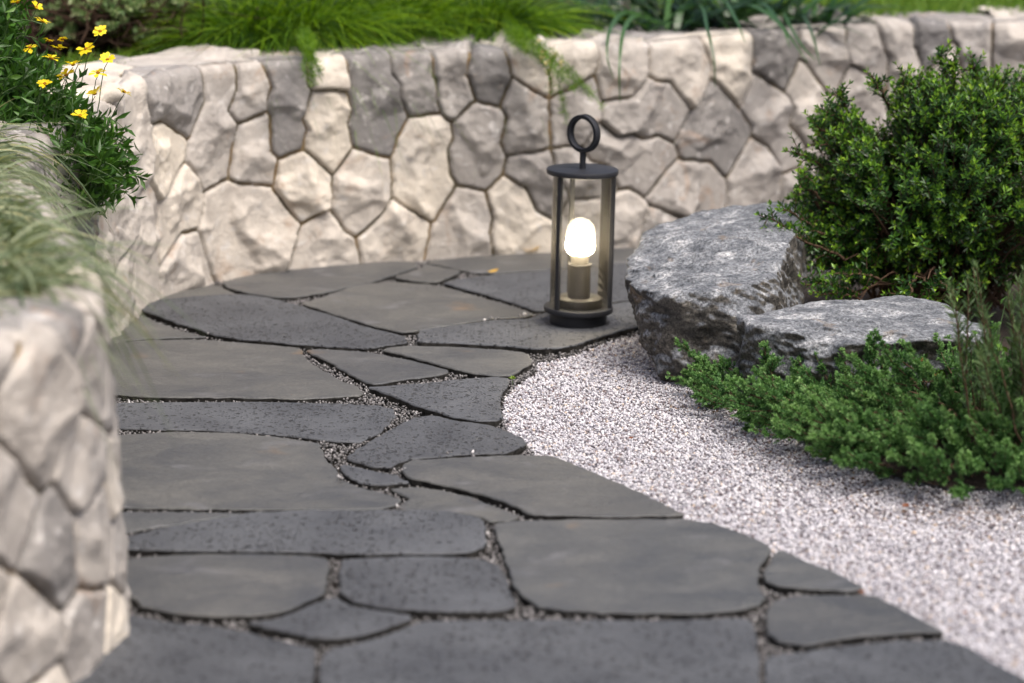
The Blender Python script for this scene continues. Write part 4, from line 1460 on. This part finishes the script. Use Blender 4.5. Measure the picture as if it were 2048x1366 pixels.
# strands hanging over the wall
def hanging(name, label, start, pts_px, yy, n, mat, flowers=0):
    base = np.asarray(start, float)
    root = empty(name, base, label, "plant")
    b = Bag()
    stems = []
    for i in range(n):
        ch = pts_px[i % len(pts_px)]
        pts3 = [base + rng.normal(size=3) * .01] + [at(a + rng.normal() * 5, c + rng.normal() * 5, y2) for a, c, y2 in ch]
        c, _ = smooth_curve(pts3, .01)
        stems.append(c)
        m = len(c) * 9
        u = rng.random(m) ** .7
        p = np.stack([np.interp(u, np.linspace(0, 1, len(c)), c[:, k]) for k in range(3)], 1)
        b.add(*leaves(p, rng.normal(size=(m, 3)) + [0, 0, .2], rng.uniform(.008, .022, m), .0012, rnd=np.clip(.3 + .4 * rng.random(m), 0, 1)))
    under(root, b.build("fronds", mat))
    V, F = tubes(stems, [np.linspace(.0014, .0007, len(c)) for c in stems], 4)
    under(root, np_mesh("stems", V, F, M_STEM))
    for k in range(flowers):
        c = stems[k % len(stems)]
        p = c[int(len(c) * rng.uniform(.55, .98))] + rng.normal(size=3) * .012
        Vf, Ff, af = leaves(np.repeat(p[None], 7, 0), rng.normal(size=(7, 3)) + [0, 0, .3], .010, .006)
        under(root, np_mesh("bud", Vf, Ff, M_PETAL_P, None, {"rnd": af}))
    return root


M_PETAL_P = leaf_mat("cream_bud", [(0.0, (0.62, 0.52, 0.22)), (1.0, (0.75, 0.66, 0.38))], 0.5, 0.3)
hanging("trailing_fern", "feathery sprig with cream buds trailing over the wall above the lantern", at(1010, 40, 5.72),
        [[(1040, 80, 5.40), (1090, 115, 5.26), (1150, 180, 5.22)], [(1050, 75, 5.42), (1110, 130, 5.26), (1130, 240, 5.24)], [(1060, 80, 5.40), (1140, 140, 5.26), (1180, 190, 5.22)], [(1030, 85, 5.4), (1085, 130, 5.26), (1110, 190, 5.25)],
         [(1060, 70, 5.42), (1120, 110, 5.3), (1210, 215, 5.2)]], 5.3, 9, M_FERN, 11)
hanging("trailing_fern", "plain green wisp trailing over the wall below the largest feathery mound", at(610, 60, 5.45),
        [[(618, 95, 5.15), (622, 130, 5.06), (628, 175, 5.05)], [(612, 95, 5.15), (632, 130, 5.07), (640, 150, 5.06)], [(620, 92, 5.15), (612, 130, 5.06), (616, 160, 5.05)]], 5.1, 8, M_FERN)


# strap-leaved clumps
def strap_clump(px, py, yy, n, length, label, extra=()):
    base = at(px, py, yy)
    base[2] = .43
    root = empty("strap_leaved_plant", base, label, "plant", "strap-leaved plants on the planting bed")
    b = Bag()
    ang = rng.uniform(0, 2 * math.pi, n)
    P = base + np.stack([rng.normal(size=n) * .05, rng.normal(size=n) * .04, np.zeros(n)], 1)
    el = rng.uniform(.5, 1.3, n)
    D = np.stack([np.cos(ang), np.abs(np.sin(ang)) * .8 - .12, el], 1)
    b.add(*blades(P, D, length * rng.uniform(.7, 1.2, n), rng.uniform(.012, .020, n), rng.uniform(.35, .85, n), 9, None, .1, .15))
    for ch in extra:
        pts3 = [base + [0, 0, .05]] + [at(*q) for q in ch]
        c, _ = smooth_curve(pts3, .015)
        t = norm(np.gradient(c, axis=0))
        side = norm(np.cross(t, [0.2, -1.0, 0.3]))
        wd = .0105 * np.clip(1.15 - np.linspace(0, 1, len(c)) ** 3, 0.05, 1)[:, None]
        V = np.stack([c + side * wd / 2, c - side * wd / 2], 1).reshape(-1, 3)
        i = np.arange(len(c) - 1)[:, None] * 2
        b.add(V, i + np.array([0, 1, 3, 2]), np.full(len(V), rng.uniform(.5, .9)))
    under(root, b.build("leaves", M_STRAP, smooth=True))
    V, F = lathe([(1e-4, -.02), (.05, -.02), (.045, .03), (.02, .05), (1e-4, .052)], 16)
    o = np_mesh("crown", V + base, F, M_STRAP, None, {"rnd": np.zeros(len(V))})
    under(root, o)
    return root


strap_clump(1320, 60, 5.80, 75, .40, "dark strap-leaved clump with two blades hanging over the wall above the lantern",
            [[(1255, 24, 5.75), (1222, 55, 5.45), (1214, 110, 5.33), (1228, 160, 5.33)], [(1275, 30, 5.7), (1248, 60, 5.45), (1239, 130, 5.33), (1240, 205, 5.33)], [(1395, 8, 5.8), (1415, 60, 5.5), (1428, 120, 5.42), (1430, 175, 5.42)]])
strap_clump(1460, 55, 5.86, 75, .42, "dark strap-leaved clump in the middle of the row of three",
            [[(1450, 0, 5.85), (1475, 45, 5.6), (1490, 85, 5.5)], [(1520, 5, 5.8), (1570, 60, 5.58), (1615, 125, 5.48)], [(1530, 20, 5.8), (1580, 75, 5.6), (1600, 105, 5.5)], [(1500, 10, 5.8), (1560, 50, 5.6), (1580, 95, 5.5)]])
strap_clump(1585, 50, 5.93, 70, .34, "dark strap-leaved clump next to the lawn, blades drooping over the wall",
            [[(1605, 30, 5.85), (1625, 70, 5.65), (1640, 130, 5.55)], [(1570, 30, 5.8), (1600, 85, 5.6), (1630, 120, 5.52)]])
strap_clump(1195, 30, 6.05, 50, .34, "sparse dark strap-leaved clump behind the feathery sprig")

# lawn strip beyond the bed
n = 26000
lp = np.stack([rng.uniform(.4, 2.2, n), rng.uniform(6.05, 7.4, n)], 1)
lp = lp[(lp[:, 1] > 5.75 + .33 * (lp[:, 0] - .67) + .22)]
LP = np.concatenate([lp, np.full((len(lp), 1), .445)], 1)
b = Bag()
b.add(*blades(LP, rng.normal(size=(len(LP), 3)) * .35 + [0, 0, 1.0], rng.uniform(.05, .11, len(LP)), rng.uniform(.003, .005, len(LP)), .3, 4))
tag(b.build("lawn", M_LAWN), "bright green grass beyond the right end of the wall", "grass", kind="stuff")

# tufts of low grass by the variegated shrub
b = Bag()
n = 2200
P = np.stack([rng.uniform(-1.0, -.60, n), rng.uniform(5.05, 5.5, n), np.full(n, .43)], 1)
P = P[P[:, 1] > 5.08 + (P[:, 0] + .95) * .55]
b.add(*blades(P, rng.normal(size=(len(P), 3)) * .45 + [0.15, -.2, 1.0], rng.uniform(.03, .075, len(P)), rng.uniform(.002, .0035, len(P)), .5, 5))
tag(b.build("grass_tufts", M_LAWN), "thin green grass along the wall top before the variegated shrub", "grass", kind="stuff")

# variegated shrub with bare brown twigs
vb = at(215, 60, 5.62)
vb[2] = .43
vari = empty("variegated_shrub", vb, "variegated cream and green shrub with bare brown twigs", "shrub")
sh, mains = [], []
VARI_TIPS = [(140, 10), (210, 15), (250, 10), (275, 25), (330, 10), (140, 60), (110, 45), (235, 45), (220, 55), (295, 62), (305, 85), (190, 5), (90, 20), (350, 0), (160, 35), (270, 0)]
for (a, c_) in VARI_TIPS:
    for k in range(7):
        t_ = at(a + rng.normal() * 11, c_ + rng.normal() * 7, 5.50 + rng.normal() * .04)
        s0 = t_ + np.array([rng.normal() * .02, .03, -.02])
        sh.append(curve3(s0, t_, .005, 5))
        mains.append(curve3(vb + rng.normal(size=3) * [.1, .05, 0], s0, rng.uniform(-.02, .05), 7, .01))
for k in range(420):
    a = vb + rng.normal(size=3) * [.12, .08, 0] + [0, 0, abs(rng.normal()) * .06]
    mains.append(curve3(a, a + np.array([rng.normal() * .14, rng.normal() * .08, abs(rng.normal()) * .08]), .02, 6, .006))
_, tv = shoot_plant(vari, sh, .018, .011, 380, M_VARI, M_TWIG, spread=.85, tip_bias=False)
M_DKTWIG = plain_mat("dark_twig", (0.045, 0.026, 0.016), 0.9, 0.2, 0, 0.3, 0.4, 90)
tb = Bag()
tb.add(*tv)
V2, F2 = tubes(mains, [np.linspace(.003, .0015, len(m_)) for m_ in mains], 5)
tb.add(V2, F2)
under(vari, tb.build("branches", M_DKTWIG))

# daisies on the left, leaning out over the wall
db = np.array([-1.02, 4.55, .42])
daisy = empty("yellow_daisy_plant", db, "dark green leafy plant with small yellow daisies spilling over the wall", "flowering plant")
sh, mains = [], []
DZ = [(50, 330, 75, 70, 300), (110, 380, 40, 35, 70), (140, 235, 26, 40, 60), (50, 250, 50, 100, 240), (180, 300, 42, 55, 100), (215, 350, 30, 35, 60), (90, 340, 60, 60, 140), (15, 110, 30, 100, 160), (60, 150, 40, 50, 40)]
for (a, c_, rx, ry, nn) in DZ:
    for k in range(nn):
        yy = 4.38 + rng.normal() * .07 + (0.12 if c_ < 200 else 0)
        t_ = at(a + rng.normal() * rx * .6, c_ + rng.normal() * ry * .6, yy)
        out = norm(np.array([.5, -.25, .25]) + rng.normal(size=3) * .5)
        s0 = t_ - out * rng.uniform(.03, .06)
        sh.append(curve3(s0, t_, .004, 5))
        if k % 4 == 0:
            mains.append(curve3(db + rng.normal(size=3) * [.05, .08, 0], s0, .03, 7, .005))
for (a, c_) in [(278, 352), (262, 395), (250, 310), (246, 255), (238, 285), (270, 350), (215, 400), (192, 410), (250, 330), (255, 350)]:
    t_ = at(a, c_, 4.36)
    s0 = t_ + np.array([-.05, .02, .015])
    sh.append(curve3(s0, t_, .008, 5))
    mains.append(curve3(db + rng.normal(size=3) * [.03, .05, 0], s0, .05, 7, .003))
_, tv = shoot_plant(daisy, sh, .034, .0085, 210, M_DAISY, M_STEM, spread=.8, tip_bias=False)
FLOWERS = [(132, 150), (172, 98), (60, 95), (215, 120), (85, 43), (200, 63), (118, 97), (102, 117), (146, 130), (196, 146), (90, 168), (190, 188), (248, 184), (160, 232), (72, 15), (125, 78), (98, 82), (35, 5)]
fpaths = []
for (a, c_) in FLOWERS:
    p = at(a, c_, 4.14 + (.2 if c_ < 100 else 0.0))
    fpaths.append(curve3(p + np.array([-.03 - .02 * rng.random(), .06, -.10]), p - [0, 0, .004], .012, 7, .001))
    npet = 9
    yaw, tilt = rng.uniform(0, 6), norm(np.array([rng.normal() * .45, -.1 + rng.normal() * .45, 1.0]))
    u1 = norm(np.cross(tilt, [1.0, 0.2, 0]))
    u2 = np.cross(tilt, u1)
    ph = np.arange(npet) * 2 * math.pi / npet + yaw
    dirs = u1 * np.cos(ph)[:, None] + u2 * np.sin(ph)[:, None] + tilt * rng.uniform(.05, .55) + rng.normal(size=(npet, 3)) * .16
    rad = rng.uniform(.0145, .0195) * (1.0 if a != 125 and a != 98 else .6)
    Vp, Fp, ap = leaves(np.repeat(p[None], npet, 0), dirs, rad * rng.uniform(.75, 1.1, npet), rad * .5, up=np.repeat(tilt[None], npet, 0), fold=.08, curl=.12, wide=.72)
    fl = under(daisy, np_mesh("flower", Vp, Fp, M_PETAL, None, {"rnd": ap}))
    ve, fe = lathe([(1e-5, -.002), (.0032, -.0012), (.0036, .001), (.0022, .0028), (1e-5, .0033)], 12)
    mt = np.array(Vector((0, 0, 1)).rotation_difference(Vector(tilt)).to_matrix())
    eye = np_mesh("flower_centre", ve @ mt.T + p - np.array(daisy.location), fe, M_EYE, fl, smooth=True)
tb = Bag()
tb.add(*tv)
V2, F2 = tubes(mains + fpaths, [np.linspace(.0022, .001, len(m_)) for m_ in mains] + [np.linspace(.0009, .0007, 7)] * len(fpaths), 5)
tb.add(V2, F2)
under(daisy, tb.build("stems", M_STEM))

# pale arching grass on the foreground end of the wall
pb = np.array([-.90, 3.22, .42])
pale = empty("pale_ornamental_grass", pb, "pale grey-green ornamental grass arching over the foreground wall top", "grass plant")
b = Bag()
n = 4200
pick = np.where((path[:, 1] > 2.72) & (path[:, 1] < 4.12) & (path[:, 0] < -.4))[0]
pk = pick[rng.integers(len(pick), size=n)]
P = np.concatenate([path[pk] - nrmS[pk] * rng.uniform(.09, .26, n)[:, None], (HW[pk] - .006)[:, None]], 1)
clump = fbm(P * np.array([1, 1, 0]), 7, 2, 51) > -.12
P, n = P[clump], int(clump.sum())
ang = rng.uniform(-1.5, 1.0, n)
D = np.stack([np.cos(ang) * .9, np.sin(ang) * .7, rng.uniform(.35, 1.1, n)], 1)
b.add(*blades(P, D, rng.uniform(.12, .24, n), rng.uniform(.0025, .0060, n), rng.uniform(.5, 1.3, n), 9, None, .12))
under(pale, b.build("leaves", M_PALE))
V, F = tubes([curve3(pb + rng.normal(size=3) * [.08, .18, 0], pb + rng.normal(size=3) * [.1, .2, 0] + [.06, 0, .12], .02, 6) for _ in range(40)], [np.linspace(.002, .001, 6)] * 40, 4)
under(pale, np_mesh("stems", V, F, M_PALE, None, {"rnd": np.full(len(V), .8)}))

# little pink-flowered weed between boulder and juniper
wb = at(1850, 760, 3.97)
wb[2] = 0.0
weed = empty("flowering_weed", wb, "small broad-leaved weed with tiny pink and yellow flowers between juniper and low boulder", "weed")
tips = [(1838, 730), (1868, 735), (1846, 722), (1855, 742), (1825, 733)]
Vl, Fl, al = leaves(np.array([at(a, c_, 3.955) - [0, 0, .006] for a, c_ in tips]), np.array([[-.9, -.3, .15], [.8, -.4, -.2], [.1, -.3, 1], [.3, -.6, .1], [-.7, -.5, -.1]]), .026, .017, fold=.12, curl=.2)
under(weed, np_mesh("leaf_cluster", Vl, Fl, M_DAISY, None, {"rnd": al}))
V, F = tubes([curve3(wb, at(a, c_, 3.955) - [0, 0, .006], .005, 6) for a, c_ in tips] + [curve3(wb, at(1869, 748, 3.95), .005, 6)], [np.linspace(.0014, .0008, 6)] * 6, 5)
under(weed, np_mesh("stem", V, F, M_STEM))
for (a, c_) in ((1866, 745), (1872, 751), (1841, 719)):
    p = at(a, c_, 3.945)
    Vf, Ff, af = leaves(np.repeat(p[None], 7, 0), rng.normal(size=(7, 3)) + [0, -.6, .4], .0065, .0045)
    under(weed, np_mesh("flower", Vf, Ff, M_PINK, None, {"rnd": af}))
# leafy weed at the foot of the rosemary
wb = at(1965, 770, 3.93)
wb[2] = 0
weed2 = empty("leafy_weed", wb, "light green broad-leaved weed at the right end of the low boulder", "weed")
pl, dl = [], []
stems = []
for k in range(26):
    t_ = at(1965 + rng.normal() * 26, 700 + rng.normal() * 40, 3.93 + rng.normal() * .02)
    stems.append(curve3(wb, t_, .01, 6))
    pl.append(t_)
    dl.append(np.array([rng.normal(), -.5, rng.normal() * .5 + .1]))
Vl, Fl, al = leaves(np.array(pl), np.array(dl), rng.uniform(.014, .026, 26), .013, fold=.12, curl=.2, rnd=.6 + .4 * rng.random(26))
under(weed2, np_mesh("foliage", Vl, Fl, M_DAISY, None, {"rnd": al}))
V, F = tubes(stems, [np.linspace(.0014, .0007, 6)] * len(stems), 5)
under(weed2, np_mesh("stems", V, F, M_STEM))
# seedling at the slab corner
sp = on_plane(1025, 772, -.012)
seed_ = empty("seedling", sp, "tiny bright green seedling at the corner of a pitted slab by the gravel", "seedling")
Vl, Fl, al = leaves(np.repeat((sp + [0, 0, .012])[None], 5, 0), np.array([[-.8, -.2, .5], [.8, -.2, .6], [.1, -.5, 1], [-.3, .5, .9], [.4, .5, .8]]), .0085, .005, rnd=np.full(5, .9))
under(seed_, np_mesh("leaf_cluster", Vl, Fl, M_LAWN, None, {"rnd": al}))
V, F = tubes([curve3(sp, sp + [0, 0, .013], 0, 3)], [np.full(3, .0007)], 5)
under(seed_, np_mesh("stem", V, F, M_STEM))


# fallen leaves
def fallen(px, py, z, L, W, yaw, mat, label):
    p = on_plane(px, py, z)
    k = 7
    t = np.linspace(0, 1, k)
    wd = W * np.sin(np.pi * np.clip(t, .03, .97)) ** .8
    curl_ = .35 * L * (t - .5) ** 2 * 2
    ctr_ = np.stack([(t - .5) * L, 0 * t, curl_ + .001], 1)
    l = ctr_ + np.stack([0 * t, wd / 2, wd * .25], 1)
    r = ctr_ - np.stack([0 * t, wd / 2, -wd * .2], 1)
    V = np.stack([l, ctr_, r], 1).reshape(-1, 3)
    i = np.arange(k - 1)[:, None] * 3
    F = np.concatenate([i + [0, 3, 4, 1], i + [1, 4, 5, 2]])
    o = np_mesh("fallen_leaf", V, F, mat, None, {"rnd": rng.random(len(V))}, True)
    o.location = p
    o.rotation_euler = (R(8), R(-6), yaw)
    tag(o, label, "fallen leaf", "fallen leaves")


fallen(986, 545, .004, .028, .011, R(35), M_YELLEAF, "curled yellow leaf lying on the back slab left of the lantern")
fallen(1062, 502, .004, .045, .010, R(4), M_YELLEAF, "flat yellow-green leaf against the foot of the back wall")
fallen(947, 505, .004, .016, .008, R(60), M_YELLEAF, "tiny orange leaf at the foot of the back wall")
fallen(1262, 878, -.004, .009, .007, R(20), M_BROWNLEAF, "small red-brown leaf on the gravel beside the leaf-shaped slab")
fallen(1811, 1014, -.003, .014, .010, R(50), M_BROWNLEAF, "dark red-brown leaf on the gravel in front of the juniper")
fallen(1724, 1186, .004, .010, .007, R(10), M_BROWNLEAF, "brown leaf in the joint at the gravel edge of the foreground slabs")
fallen(1930, 1228, -.004, .009, .007, R(80), M_BROWNLEAF, "pale brown leaf on the foreground gravel near the bottom right")
